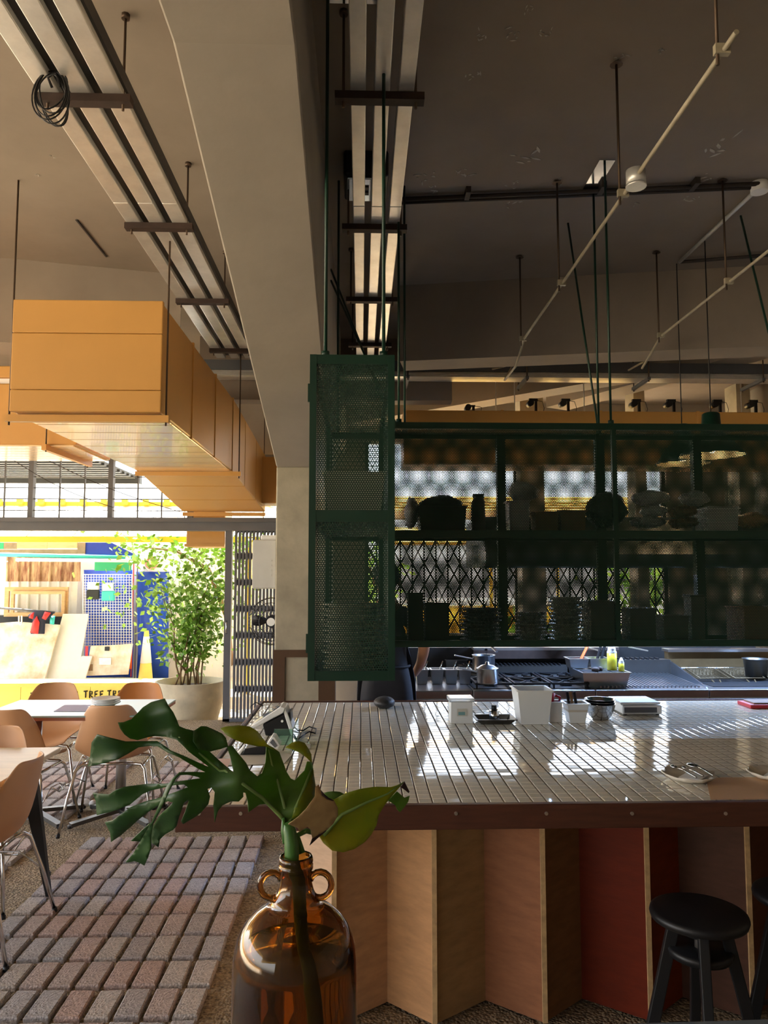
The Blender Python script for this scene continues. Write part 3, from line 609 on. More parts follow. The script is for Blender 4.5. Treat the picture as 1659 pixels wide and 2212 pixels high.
for k in range(13):
    a0 = rs.uniform(0, 2 * pi); r0 = rs.uniform(0, .2); p = Vector((pc.x + r0 * cos(a0) , yp + r0 * sin(a0), pc.z - .08)); pts = [p.copy()]
    tx = rs.uniform(340, 485); ty = rs.uniform(1190, 1380); e = aY(tx, ty, yp + rs.uniform(-.3, .3))
    for s in range(1, 7): pts.append(p + (e - p) * (s / 6) + Vector((rs.gauss(0, .03), rs.gauss(0, .03), 0)) + Vector((0, 0, .12 * sin(pi * s / 6))))
    B().tube(pts, [.012 - .0015 * i for i in range(7)], 5).build('stem', 'twig', sh)
    for i in range(2, 7):
        for _ in range(20):
            q = pts[i] + Vector((rs.gauss(0, .10), rs.gauss(0, .10), rs.gauss(0, .10))); leaf(fol, q, rs.uniform(.05, .1), rs)
for _ in range(700):
    q = aY(rs.gauss(425, 42), rs.triangular(1170, 1450, 1290), yp + rs.gauss(0, .2)); leaf(fol, q, rs.uniform(.05, .1), rs)
fol.build('foliage', 'leaf_out', sh, kind='stuff')
tr = thing('lane_tree', 'leafy tree branch hanging over the lane beyond the shrub', 'tree', tuple(aZ(470, 1400, -.2)))
fb = B()
for _ in range(900):
    q = aY(rs.gauss(320, 50) if rs.random() < .35 else rs.gauss(480, 60), rs.gauss(1185, 22) if rs.random() < .5 else rs.triangular(1170, 1440, 1260), 12 + rs.gauss(0, .3)); leaf(fb, q, rs.uniform(.07, .14), rs)
fb.build('foliage', 'leaf_out', tr, kind='stuff')
B().tube([aZ(500, 1455, -.2), aY(490, 1330, 12), aY(450, 1230, 12), aY(380, 1190, 12), aY(300, 1180, 12)], [.06, .05, .035, .02, .01], 7).build('trunk', 'twig', tr)
# garden seen through the kitchen windows
mat('garden_yellow', rgb(240, 190, 60), .6)
for lab, xx, yy, hh, sc_ in (('bushy green tree outside the left kitchen window', .2, 18.5, 2.6, .7), ('bushy green tree outside the right kitchen window', 5.6, 15, 2.8, .8), ('low hedge bush outside the kitchen', 3.1, 14.1, 1.2, .4)):
    t = thing('garden_tree', lab, 'tree', (xx, yy, -.2)); fb = B()
    for _ in range(500): leaf(fb, Vector((xx + rs.gauss(0, sc_ * .5), yy + rs.gauss(0, sc_ * .5), -.2 + hh * .62 + rs.gauss(0, hh * .17))), rs.uniform(.12, .24), rs)
    fb.build('foliage', 'leaf_out', t, kind='stuff'); B().tube([(xx, yy, -.2), (xx + .05, yy, hh * .5), (xx, yy, hh * .8)], [.06, .05, .02], 7).build('trunk', 'twig', t)
t = thing('garden_stall', 'yellow stall with pale awning standing outside the kitchen windows', 'stall', (1.9, 15.5, -.2))
B().bb(.6, 3.8, 15.2, 16, -.2, 1.0).build('counter', 'garden_yellow', t, bev=.02); B().hexa([(.3, 14.6, 2.2), (4.1, 14.6, 2.2), (4.1, 16.4, 2.6), (.3, 16.4, 2.6), (.3, 14.6, 2.25), (4.1, 14.6, 2.25), (4.1, 16.4, 2.65), (.3, 16.4, 2.65)]).build('awning', 'garden_yellow', t)
for x in (.5, 3.9): B().cyl((x, 15.2, -.2), (x, 15.2, 2.35), .03, n=8).build('post', 'garden_yellow', t)

aw = thing('yellow_awning', 'row of yellow slats of an awning outside the kitchen windows', 'awning', (2.2, 12, 2.4))
for k in range(9): B().hexa([(-.3, 11.2 + k * .24, 2.45 + k * .06), (4.85, 11.2 + k * .24, 2.45 + k * .06), (4.85, 11.35 + k * .24, 2.49 + k * .06), (-.3, 11.35 + k * .24, 2.49 + k * .06), (-.3, 11.2 + k * .24, 2.47 + k * .06), (4.85, 11.2 + k * .24, 2.47 + k * .06), (4.85, 11.35 + k * .24, 2.51 + k * .06), (-.3, 11.35 + k * .24, 2.51 + k * .06)]).build('slat', 'garden_yellow', aw)
for x in (-.1, 2.25, 4.75): B().bar((x, 11.2, 2.43), (x, 13.4, 2.98), .05, .05).build('rafter', 'garden_yellow', aw); B().cyl((x, 13.3, -.2), (x, 13.3, 2.95), .03, n=8).build('post', 'garden_yellow', aw)
# ================================================================== BAR COUNTER
ZC = .88
CX0, CX1, CY0, CY1 = -.612, 4.3, 2.635, 4.742
bar = thing('bar_counter', 'long bar counter with cream tiled top and folded timber front', 'counter', (1.5, 3.0, 0))
B().bb(CX0 + .02, CX1, CY0 + .02, CY1, ZC - .075, ZC - .004).build('top_slab', 'grout', bar)
tp = .0487; tw = tp - .0045
b = B(); h = tw / 2; e = .0022
b.add([(-h, -h, -.006), (h, -h, -.006), (h, h, -.006), (-h, h, -.006), (-h, -h, -.0015), (h, -h, -.0015), (h, h, -.0015), (-h, h, -.0015), (-h + e, -h + e, 0), (h - e, -h + e, 0), (h - e, h - e, 0), (-h + e, h - e, 0)],
      [(0, 1, 5, 4), (1, 2, 6, 5), (2, 3, 7, 6), (3, 0, 4, 7), (4, 5, 9, 8), (5, 6, 10, 9), (6, 7, 11, 10), (7, 4, 8, 11), (8, 9, 10, 11)])
TM = b.mesh('tile'); TM.materials.append(MATS['tile'])
nx = int((CX1 - CX0 - .03) / tp); ny = int((CY1 - CY0 - .03) / tp); vis = 43; rest = B(); T0 = b
rt = random.Random(5)
for j in range(ny):
    for i in range(nx):
        x = CX0 + .028 + (i + .5) * tp; y = CY0 + .026 + (j + .5) * tp; rx, ry = rt.gauss(0, .0035), rt.gauss(0, .0035)
        if j < 7 and i < vis and j * vis + i < 300:
            o = inst(TM, 'tile', bar, (x - 1.5, y - 3.0, ZC)); o.rotation_euler = (rx, ry, 0)
        else:
            rest.add([(x + v[0], y + v[1], ZC + v[2] + v[1] * rx - v[0] * ry) for v in T0.v[4:]], [(0, 1, 5, 4), (1, 2, 6, 5), (2, 3, 7, 6), (3, 0, 4, 7), (4, 5, 6, 7)])
rest.build('tile_field', 'tile', bar, kind='stuff')
# edge boards
fs = B().bb(CX0, CX1, CY0 - .012, CY0 + .018, ZC - .078, ZC + .003).build('fascia', 'walnut', bar, bev=.004)
B().bb(CX0, CX0 + .022, CY0 + .018, CY1, ZC - .078, ZC + .003).build('fascia', 'walnut', bar, bev=.004)
B().bb(CX0, CX1, CY1, CY1 + .02, ZC - .078, ZC + .003).build('fascia', 'walnut', bar, bev=.004)
for x in (430, 520, 735, 985, 1180, 1365, 1567):
    c = aY(x, 1757, CY0 - .012); B().cyl(c, c - Vector((0, .004, 0)), .006, n=10).build('screw', 'screw', fs)
# folded plywood front: one board per face
mp = [mat('ply_%d' % i, rgb(*c), .55, noise=.22, scale=5, stretch=(2, 2, 7), bump=.06, bscale=12, spec=.2) for i, c in enumerate([(214, 176, 142), (206, 160, 118), (196, 146, 100), (176, 140, 96), (150, 98, 66), (136, 96, 62), (104, 34, 10), (124, 52, 20), (84, 54, 40), (104, 66, 44), (96, 56, 38)])]  # board colours, the right-hand ones also darkened for the weaker light there
mat('ply_edge', rgb(206, 168, 118), .6, noise=.3, scale=30)
inn = [-.29, .105, .487, .865, 1.262, 1.66, 2.05, 2.45]; out = [-.1, .272, .68, 1.075, 1.46, 1.855, 2.25]; YI, YO = 3.115, 2.958
zt_ = ZC - .074; k = 0
for i in range(7):
    for (xa, ya, xb, yb) in ((inn[i], YI, out[i], YO), (out[i], YO, inn[i + 1], YI)):
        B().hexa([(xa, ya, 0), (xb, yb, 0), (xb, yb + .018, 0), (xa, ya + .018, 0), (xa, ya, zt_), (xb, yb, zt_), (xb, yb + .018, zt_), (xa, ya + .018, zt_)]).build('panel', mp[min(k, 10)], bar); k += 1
    B().bb(out[i] - .006, out[i] + .012, YO - .004, YO + .01, 0, zt_).build('edge_strip', 'ply_edge', bar)
B().bb(inn[0], inn[0] + .02, YI + .01, CY1 - .35, 0, zt_).build('end_panel', mp[0], bar)
B().bb(inn[0] + .02, CX1 - .1, CY1 - .4, CY1 - .36, 0, zt_).build('back_panel', mp[4], bar)
# ================================================================== GREEN PERFORATED SHELF (L shaped, hung from the ceiling)
import numpy as np
def perf_mesh(name, w_, h_, p=.0092, hole=.335):
    nx_ = int(w_ / p); ny_ = int(h_ / (p * .866)); I, J = np.meshgrid(np.arange(nx_), np.arange(ny_)); I = I.ravel(); J = J.ravel()
    cx = (I + .5 + .5 * (J % 2) - .25) * w_ / nx_; cz = (J + .5) * h_ / ny_; N = len(cx)
    ang = np.pi / 6 + np.arange(6) * np.pi / 3; ro, ri = p / math.sqrt(3) * 1.01, p * hole
    ox, oz = np.cos(ang), np.sin(ang)
    V = np.zeros((N, 12, 3)); V[:, :6, 0] = cx[:, None] + ro * ox; V[:, :6, 2] = cz[:, None] + ro * oz; V[:, 6:, 0] = cx[:, None] + ri * ox; V[:, 6:, 2] = cz[:, None] + ri * oz
    q = np.array([[k, (k + 1) % 6, 6 + (k + 1) % 6, 6 + k] for k in range(6)]); Fc = (np.arange(N)[:, None, None] * 12 + q[None]).reshape(-1)
    me = bpy.data.meshes.new(name); me.vertices.add(N * 12); me.vertices.foreach_set('co', V.reshape(-1)); nf = N * 6
    me.loops.add(nf * 4); me.loops.foreach_set('vertex_index', Fc.astype(np.int32)); me.polygons.add(nf)
    me.polygons.foreach_set('loop_start', (np.arange(nf) * 4).astype(np.int32)); me.polygons.foreach_set('loop_total', np.full(nf, 4, np.int32))
    me.update(calc_edges=True); me.materials.append(MATS['green_paint']); return me
Y1, Y2, Y3 = 2.88, 4.18, 4.49
ax0, ax1 = aY(667, 1100, Y1).x, aY(853, 1100, Y1).x
gz0, gz1 = aY(760, 1471, Y1).z, aY(760, 766, Y1).z
gm = (aY(760, 1101, Y1).z + aY(760, 1128, Y1).z) / 2
bw = .026
lx0 = ax1 + .004; bays = [lx0 + .01, aY(1330, 1100, Y2).x, 2 * aY(1330, 1100, Y2).x - lx0 - .01, 3 * aY(1330, 1100, Y2).x - 2 * lx0 - .02]
sh = thing('hanging_shelf', 'dark green perforated steel shelf hung in an L over the bar counter', 'shelf', (1.0, 3.9, gz0))
o0 = Vector((1.0, 3.9, gz0))
def pane(me, loc, rz=0, rx=0):
    o = inst(me, 'perforated_panel', sh, Vector(loc) - o0); o.rotation_euler = (rx, 0, rz); return o
def post(x, y, d=bw, z0=None, z1=None): B().bb(x - d / 2, x + d / 2, y - d / 2, y + d / 2, gz0 if z0 is None else z0, gz1 if z1 is None else z1).build('post', 'green_paint', sh)
def rail(x0, x1, y0, y1, z0, z1): B().bb(x0, x1, y0, y1, z0, z1).build('rail', 'green_paint', sh)
tb = .036
zlo, zhi = gm - .022, gm + .022
hU, hL = gz1 - tb - zhi, zlo - gz0 - tb
# arm
wA = ax1 - ax0 - 2 * bw
mU, mL = perf_mesh('perforated_panel', wA, hU), perf_mesh('perforated_panel', wA, hL)
for y in (Y1, Y3):
    pane(mU, (ax0 + bw, y + .006, zhi)); pane(mL, (ax0 + bw, y + .006, gz0 + tb))
    for z0, z1 in ((gz0, gz0 + tb), (zlo, zhi), (gz1 - tb, gz1)): rail(ax0 + bw, ax1 - bw, y + .002, y + bw - .002, z0, z1)
lenA = Y2 - Y1 - bw; sU, sL = perf_mesh('perforated_panel', lenA, hU), perf_mesh('perforated_panel', lenA, hL)
for x in (ax0 + .006, ax1 - .006):
    pane(sU, (x, Y1 + bw, zhi), pi / 2); pane(sL, (x, Y1 + bw, gz0 + tb), pi / 2)
lenB = Y3 - Y2 - bw; s2U, s2L = perf_mesh('perforated_panel', lenB, hU), perf_mesh('perforated_panel', lenB, hL)
pane(s2U, (ax0 + .006, Y2 + bw, zhi), pi / 2); pane(s2L, (ax0 + .006, Y2 + bw, gz0 + tb), pi / 2)
for x in (ax0 + bw / 2, ax1 - bw / 2):
    for y in (Y1 + bw / 2, Y2 + bw / 2, Y3 + bw / 2): post(x, y)
    for z0, z1 in ((gz0, gz0 + tb), (zlo, zhi), (gz1 - tb, gz1)): rail(x - bw / 2 + .002, x + bw / 2 - .002, Y1 + bw, Y2, z0, z1); rail(x - bw / 2 + .002, x + bw / 2 - .002, Y2 + bw, Y3, z0, z1)
tA = perf_mesh('perforated_panel', wA, Y3 - Y1 - bw)
pane(tA, (ax0 + bw, Y3, gz1 - .01), 0, pi / 2)
B().bb(ax0, ax1, Y1 + bw, Y3, gm - .004, gm + .004).build('shelf_board', 'green_paint', sh); B().bb(ax0, ax1, Y1 + bw, Y3, gz0, gz0 + .006).build('shelf_board', 'green_paint', sh)
for y in (848, 1390):
    z = aY(665, y, Y1).z; B().bb(ax0 - .007, ax0, Y1, Y1 + .012, z - .035, z + .035).build('hinge', 'green_paint', sh)
# long run
wB = bays[1] - bays[0] - bw; fU, fL = perf_mesh('perforated_panel', wB, hU), perf_mesh('perforated_panel', wB, hL)
tB = perf_mesh('perforated_panel', wB, Y3 - Y2 - bw)
for i in range(3):
    for y in (Y2, Y3):
        pane(fU, (bays[i] + bw / 2, y + .006, zhi)); pane(fL, (bays[i] + bw / 2, y + .006, gz0 + tb))
    pane(tB, (bays[i] + bw / 2, Y3, gz1 - .01), 0, pi / 2)
    for y in (Y2, Y3):
        for z0, z1 in ((gz0, gz0 + tb), (zlo, zhi), (gz1 - tb, gz1)): rail(bays[i] + bw / 2, bays[i + 1] - bw / 2, y, y + bw, z0, z1)
    B().bb(bays[i], bays[i + 1], Y2 + bw, Y3, gm - .004, gm + .004).build('shelf_board', 'green_paint', sh); B().bb(bays[i], bays[i + 1], Y2 + bw, Y3, gz0, gz0 + .006).build('shelf_board', 'green_paint', sh)
for i in range(4): post(bays[i], Y2 + bw / 2); post(bays[i], Y3 + bw / 2)
for x in (1083, 1298, 1508):
    X = aY(x, 1050, Y3).x; post(X, Y3 + .02, .05)
# hanger rods, braces, ceiling plates
def hang(x, y): B().cyl((x, y, gz1 - .01), (x, y, CEIL), .007, n=8).cyl((x, y, gz1), (x, y, gz1 + .02), .016, n=10).build('hanger_rod', 'green_paint', sh)
xr0, xr1 = aY(703, 765, Y1 + .02).x, aY(829, 765, Y1 + .02).x
hang(xr0, Y1 + .03); hang(xr1, Y1 + .03); hang(aY(862, 905, Y2).x, Y2 + .02); hang(aY(867, 905, Y3).x + .02, Y3); hang(xr0, Y3 - .05)
pa, pb = aZ(1322, 341, CEIL), aZ(1268, 405, CEIL)
hx = aY(1322, 905, Y2).x
hang(hx, Y2 + .02); hang(aY(1293, 905, Y3).x, Y3)
hang(hx + 1.25, Y2 + .02); hang(hx + 1.2, Y3)
def brace(a, c): B().cyl(a, c, .007, n=8).build('brace', 'green_paint', sh)
brace((aY(1293, 905, Y3).x, Y3, gz1), aZ(1227, 482, CEIL)); brace((hx + 1.2, Y3, gz1), aZ(1600, 466, CEIL))
brace((.2, Y3, gz1), aX(715, 582, XR + .004)); brace((.2, Y3 - .2, gz1), aX(715, 606, XR + .004))
for cx, cy in ((hx - .0, (Y2 + Y3) / 2), ((xr0 + xr1) / 2, Y1 + .06), (hx + 1.25, (Y2 + Y3) / 2)):
    if cx < .3: B().bb(cx - .12, cx + .12, cy - .08, cy + .05, CEIL - .008, CEIL).build('ceiling_plate', 'zinc', sh)
    else: B().bb(cx - .045, cx + .045, Y2 - .03, Y3 + .03, CEIL - .008, CEIL).build('ceiling_plate', 'zinc', sh)
# ------------------------------------------------------------------ what stands on the shelf
mat('stoneware', rgb(206, 196, 180), .45, noise=.1)
mat('stoneware_dark', rgb(110, 100, 90), .5, noise=.15)
mat('card', rgb(150, 112, 74), .8, noise=.15)
mat('bag_clear', rgb(220, 222, 220), .25, bump=.6, bscale=30, noise=.1)
mat('bag_dark', rgb(44, 46, 48), .4, bump=.6, bscale=20)
def plate_mesh(r, m):
    b = B().lathe([(0, .004), (r * .55, .004), (r * .6, 0), (r * .62, .004), (r * .97, .02), (r, .023), (r * .98, .025), (r * .62, .010), (0, .009)], (0, 0, 0), 24); me = b.mesh('plate'); me.materials.append(MATS[m]); return me
ORD = 'lowest second third fourth fifth sixth seventh eighth ninth tenth eleventh twelfth thirteenth fourteenth'.split()
def plates(me, x, y, z, n, dz, where, group, jit=.004, cat='plate', name='plate'):
    for k in range(n):
        o = inst(me, name, None, (x + rt.gauss(0, jit), y + rt.gauss(0, jit), z + k * dz), rt.uniform(0, 6))
        tag(o, '%s, %s from the bottom' % (where, ORD[k] if k else 'the one lowest') if k else '%s, the lowest' % where, cat, group)
zA, zB = gz0 + .007, gm + .005
PM = plate_mesh(.128, 'stoneware')
plates(PM, (ax0 + ax1) / 2 + .008, Y1 + .20, zA, 13, .0205, 'pale dinner plate stacked in the near end of the green shelf', 'plates in the shelf end')
t = thing('storage_tub', 'pale square tub of napkins in the upper near end of the green shelf', 'tub', ((ax0 + ax1) / 2, Y1 + .2, zB))
cx = (ax0 + ax1) / 2 + .008; B().tub((cx, Y1 + .2, zB), (.10, .13), (.118, .15), .165).build('tub_body', 'stoneware', t); B().bb(cx - .105, cx + .105, Y1 + .07, Y1 + .33, zB + .05, zB + .15).build('napkins', 'white', t, bev=.02)
B().tub((cx, Y1 + .75, zB), (.10, .13), (.12, .15), .12).build('storage_tub', 'stoneware_dark', label='dark tub deeper in the upper shelf end', cat='tub')
plates(plate_mesh(.115, 'stoneware_dark'), cx, Y1 + .62, zA, 8, .022, 'dark side plate stacked behind the pale dinner plates', 'dark plates in the shelf end')
YM = (Y2 + Y3) / 2 + .015
def sx(x): return aY(x, 1100, YM).x
def swd(p_): return p_ / 1660 * YM
def shelf_box(name, label, cat, x0, x1, y0, tier, m, lid=None, taper=.92):
    z = zB if tier else zA; top = aY(x0, y0, YM).z; c = (sx(x0) + sx(x1)) / 2; w2 = swd(x1 - x0) / 2
    t = thing(name, label, cat, (c, YM, z)); d2 = min(.12, max(.05, w2))
    B().tub((c, YM, z), (w2 * taper, d2 * taper), (w2, d2), top - z).build('body', m, t)
    if lid: B().bb(c - w2 - .004, c + w2 + .004, YM - d2 - .004, YM + d2 + .004, top - .002, top + .014).build('lid', lid, t, bev=.004)
    return t
def bag(label, x0, x1, y0, y1, m, Y=None):
    Y = Y or YM; a, c = aY(x0, y1, Y), aY(x1, y0, Y); cc = (a + c) / 2; b = B()
    b.sphere(cc, ((c.x - a.x) / 2, .10, (c.z - a.z) / 2), 14, 9); r_ = random.Random(x0)
    b.v = [tuple(Vector(q) + Vector((r_.gauss(0, .006), r_.gauss(0, .006), r_.gauss(0, .004)))) for q in b.v]
    b.v = [(x, min(max(y, Y - .1), Y + .1), max(z, a.z)) for x, y, z in b.v]
    return b.build('packet', m, label=label, cat='packet')
# upper tier
zy = 1142
shelf_box('storage_tub', 'black tub on the upper shelf by the column side', 'tub', 902, 1002, 1098, 1, 'bag_dark')
bag('dark bag bulging out of the black tub', 905, 1000, 1072, 1106, 'bag_dark'); bag('clear bag beside the black tub on the upper shelf', 874, 902, 1075, 1141, 'bag_clear')
t = thing('tall_jar', 'tall narrow jar on the upper shelf', 'jar', (sx(1033), YM, zB)); hz = aY(1033, 1068, YM).z - zB
B().lathe([(0, 0), (.038, 0), (.04, .01), (.04, hz * .8), (.028, hz * .9), (.028, hz * .92)], (sx(1033), YM, zB), 16).build('glass', 'stoneware_dark', t); B().cyl((sx(1033), YM, zB + hz * .92), (sx(1033), YM, zB + hz), .032, n=16).build('lid', 'dark_steel', t)
shelf_box('storage_tub', 'white tall tub on the upper shelf', 'tub', 1095, 1140, 1085, 1, 'white_plastic'); bag('crumpled clear bag on top of the white tall tub', 1098, 1160, 1042, 1084, 'bag_clear')
shelf_box('cardboard_box', 'low tan box between the white tub and the dark sack', 'box', 1150, 1200, 1108, 1, 'card'); shelf_box('cardboard_box', 'wider low brown box before the dark sack', 'box', 1203, 1258, 1106, 1, 'card')
bag('large dark sack on the upper shelf behind the middle post', 1266, 1352, 1064, 1141, 'bag_dark')
bag('bottom white packet of the stack on the upper shelf', 1364, 1436, 1116, 1141, 'bag_clear'); bag('middle white packet of the stack on the upper shelf', 1384, 1440, 1092, 1116, 'bag_clear'); bag('top white packet of the stack on the upper shelf', 1366, 1442, 1060, 1092, 'bag_clear')
bag('lower brown packet beside the white packets', 1446, 1505, 1118, 1141, 'card'); bag('upper brown packet beside the white packets', 1446, 1502, 1094, 1118, 'card'); bag('pale packet on top of the brown packets', 1470, 1530, 1062, 1094, 'bag_clear')
shelf_box('storage_tub', 'wide white tub near the right end of the upper shelf', 'tub', 1512, 1580, 1102, 1, 'white_plastic', 'clear_plastic')
bag('gold foil packet at the right end of the upper shelf', 1592, 1656, 1108, 1141, 'yellow_duct')
# lower tier
shelf_box('storage_tub', 'black tall box at the corner of the lower shelf', 'box', 880, 912, 1282, 0, 'bag_dark', taper=1); shelf_box('storage_tub', 'black wide box on the lower shelf', 'box', 916, 966, 1304, 0, 'bag_dark', taper=1)
plates(plate_mesh(.115, 'stoneware_dark'), sx(1036), YM, zA, 9, .021, 'dark bowl-plate stacked on the lower shelf beside the black boxes', 'dark plates on the lower shelf')
plates(plate_mesh(.088, 'stoneware'), sx(1142), YM, zA, 8, .021, 'small pale plate stacked in the middle of the lower shelf', 'small plates on the lower shelf')
plates(plate_mesh(.10, 'stoneware'), sx(1218), YM, zA, 12, .021, 'pale plate in the tallest stack on the lower shelf', 'tall plate stack on the lower shelf')
shelf_box('cardboard_box', 'olive box right of the tall plate stack', 'box', 1262, 1322, 1300, 0, 'stoneware_dark', taper=1)
shelf_box('cardboard_box', 'dark carton just right of the shelf middle post', 'box', 1345, 1400, 1314, 0, 'stoneware_dark', taper=1); shelf_box('storage_tub', 'grey tall canister on the lower shelf', 'canister', 1478, 1508, 1290, 0, 'stoneware_dark', 'dark_steel'); shelf_box('storage_tub', 'low grey tub next to the tall canister', 'tub', 1415, 1470, 1330, 0, 'stoneware_dark'); shelf_box('cardboard_box', 'brown carton at the right end of the lower shelf', 'box', 1578, 1659, 1312, 0, 'card', taper=1)
# ================================================================== KITCHEN COOKLINE
ZK = .86
mat('fryer_back', rgb(128, 104, 70), .45, metal=.7, noise=.3, scale=5)
KY0 = aZ(1000, 1492, ZK).y; KY1 = KY0 + .72
def kx(x): return aZ(x, 1492, ZK).x
x_a, x_b, x_c, x_d, x_e = kx(893), kx(1022), kx(1290), kx(1540), kx(1800)
def cabinet(name, label, cat, x0, x1, top, extra=None):
    t = thing(name, label, cat, ((x0 + x1) / 2, (KY0 + KY1) / 2, 0))
    B().bb(x0 + .01, x1 - .01, KY0 + .04, KY1, .1, ZK - .06).build('body', 'steel_dull', t)
    B().bb(x0, x1 - .003, KY0, KY1, ZK - .06, ZK).build('worktop', top, t, bev=.006)
    for X in (x0 + .05, x1 - .05):
        for Y in (KY0 + .1, KY1 - .06): B().cyl((X, Y, 0), (X, Y, .1), .02, n=8).build('foot', 'steel_dull', t)
    B().bb(x0 + .03, x1 - .03, KY0 + .025, KY0 + .045, .16, ZK - .1).build('door', 'steel', t, bev=.004)
    B().tube([(x0 + .06, KY0 + .02, ZK - .14), (x0 + .06, KY0 - .01, ZK - .14), (x1 - .06, KY0 - .01, ZK - .14), (x1 - .06, KY0 + .02, ZK - .14)], .008, 6).build('handle', 'chrome', t)
    return t
cabinet('steel_cabinet', 'steel prep cabinet under the row of small steel tubs', 'cabinet', x_a, x_b, 'steel')
rg = cabinet('gas_range', 'steel six-burner gas range with black grates', 'gas range', x_b, x_c, 'steel')
gl = cabinet('grill_unit', 'steel chargrill with slatted top between range and fryer', 'grill', x_c, x_d, 'steel')
fr = cabinet('deep_fryer', 'steel twin-basket deep fryer at the right of the cookline', 'fryer', x_d, x_e, 'steel')
# burners and grates
gw = (x_c - x_b - .04) / 3
B().bb(x_b + .015, x_c - .015, KY0 + .07, KY1 - .04, ZK, ZK + .004).build('burner_tray', 'cast_iron', rg)
for i in range(3):
    for j in range(2):
        cx, cy = x_b + .02 + gw * (i + .5), KY0 + .2 + j * .3; z = ZK + .035
        b = B(); 
        for sx_, sy_ in ((-1, -1), (1, -1), (1, 1), (-1, 1)): b.bb(cx + sx_ * gw * .44 - .006, cx + sx_ * gw * .44 + .006, cy + sy_ * .13 - .006, cy + sy_ * .13 + .006, ZK, z)
        for s in (-1, 1): b.bar((cx - gw * .46, cy + s * .13, z), (cx + gw * .46, cy + s * .13, z), .014, .014).bar((cx + s * gw * .45, cy - .14, z), (cx + s * gw * .45, cy + .14, z), .014, .014)
        for a in range(4): b.bar((cx + .035 * cos(a * pi / 2 + pi / 4), cy + .035 * sin(a * pi / 2 + pi / 4), z), (cx + gw * .44 * cos(a * pi / 2 + pi / 4), cy + .16 * sin(a * pi / 2 + pi / 4), z), .012, .014)
        b.build('grate', 'cast_iron', rg); B().cyl((cx, cy, ZK), (cx, cy, ZK + .025), .045, .035, 14).build('burner', 'cast_iron', rg)
# back riser with slotted flue
zr = aY(1150, 1437, KY1 + .02).z
B().bb(x_b, x_c, KY1, KY1 + .1, ZK - .06, zr).build('riser', 'steel_dull', rg)
for k in range(24):
    X = x_b + .03 + k * (x_c - x_b - .06) / 24; B().bb(X, X + .012, KY1 - .004, KY1 + .09, zr, zr + .012).build('flue_slat', 'cast_iron', rg)
ns = 26
for k in range(ns):
    X = x_c + .05 + k * (x_d - x_c - .1) / (ns - 1); B().bar((X, KY0 + .05, ZK + .012), (X, KY1 - .1, ZK + .03), .009, .012).build('grill_bar', 'steel', gl)
B().bb(x_c + .02, x_d, KY1 - .06, KY1 + .04, ZK, ZK + .13).build('splash', 'steel_dull', gl)
for k in range(18):
    X = x_c + .04 + k * (x_d - x_c - .1) / 18; B().bb(X, X + .014, KY1 - .05, KY1 + .03, ZK + .13, ZK + .142).build('flue_slat', 'cast_iron', gl)
# fryer tanks, baskets
zf = aY(1560, 1407, KY1).z
B().bb(x_d, x_e, KY1 - .02, KY1 + .06, ZK - .06, zf).build('back_panel', 'fryer_back', fr); B().bb(x_d - .012, x_e, KY1 - .05, KY1 + .08, zf, zf + .02).build('top_lip', 'steel', fr)
B().hexa([(x_d, KY0 + .05, ZK), (x_d + .012, KY0 + .05, ZK), (x_d + .012, KY1, ZK), (x_d, KY1, ZK), (x_d, KY0 + .06, ZK + .01), (x_d + .012, KY0 + .06, ZK + .01), (x_d + .012, KY1, zf - .06), (x_d, KY1, zf - .06)]).build('side_guard', 'steel', fr)
B().bb(x_d + .08, x_e - .06, KY0 + .12, KY1 - .12, ZK, ZK + .004).build('oil_well', 'black', fr)
B().tube([(x_d + .05, KY1 - .06, zf - .12), (x_e - .05, KY1 - .06, zf - .12)], .006, 6).build('basket_rail', 'chrome', fr)
mat('wire', rgb(96, 80, 56), .5, metal=.5)
for i, (xb, wdx) in enumerate(((x_d + .10, .22), (x_d + .36, .22), (x_d + .62, .2))):
    lab = ('fryer basket with pink handle nearest the chargrill', 'middle fryer basket with pink handle', 'fryer basket with pink handle furthest right')[i]
    t = thing('fryer_basket', lab, 'basket', (xb + wdx / 2, KY1 - .25, ZK + .02), group='fryer baskets')
    b = B(); z0, z1, y0, y1 = ZK + .02, zf - .12, KY1 - .36, KY1 - .1
    for k in range(9):
        X = xb + wdx * k / 8; b.tube([(X, y1, z1), (X, y1 - .01, z0), (X, y0 + .04, z0), (X, y0, z1 - .04)], .0036, 4, False)
    for k in range(6):
        s = k / 5; z = z0 + (z1 - z0) * s; b.tube([(xb, y1, z), (xb + wdx, y1, z)], .0032, 4, False).tube([(xb, y0 + .04 - .04 * s, z0 + (z1 - .04 - z0) * s), (xb + wdx, y0 + .04 - .04 * s, z0 + (z1 - .04 - z0) * s)], .0032, 4, False)
        for X in (xb, xb + wdx): b.tube([(X, y1, z), (X, y0 + .04 - .04 * s, z0 + (z1 - .04 - z0) * s)], .0032, 4, False)
    b.build('wire_basket', 'wire', t)
    B().tube([(xb, y1, z1), (xb + wdx, y1, z1), (xb + wdx, y0, z1 - .04), (xb, y0, z1 - .04), (xb, y1, z1)], .005, 6).build('rim', 'wire', t)
    B().tube([(xb + wdx / 2 - .03, y0, z1 - .05), (xb + wdx / 2 - .015, y0 - .08, z1 - .09)], .005, 6).tube([(xb + wdx / 2 + .03, y0, z1 - .05), (xb + wdx / 2 + .015, y0 - .08, z1 - .09)], .005, 6).build('handle_wire', 'wire', t)
    B().bar((xb + wdx / 2, y0 - .06, z1 - .08), (xb + wdx / 2 + .03, y0 - .22, z1 - .19), .03, .02).build('handle', 'pink', t, bev=.006)
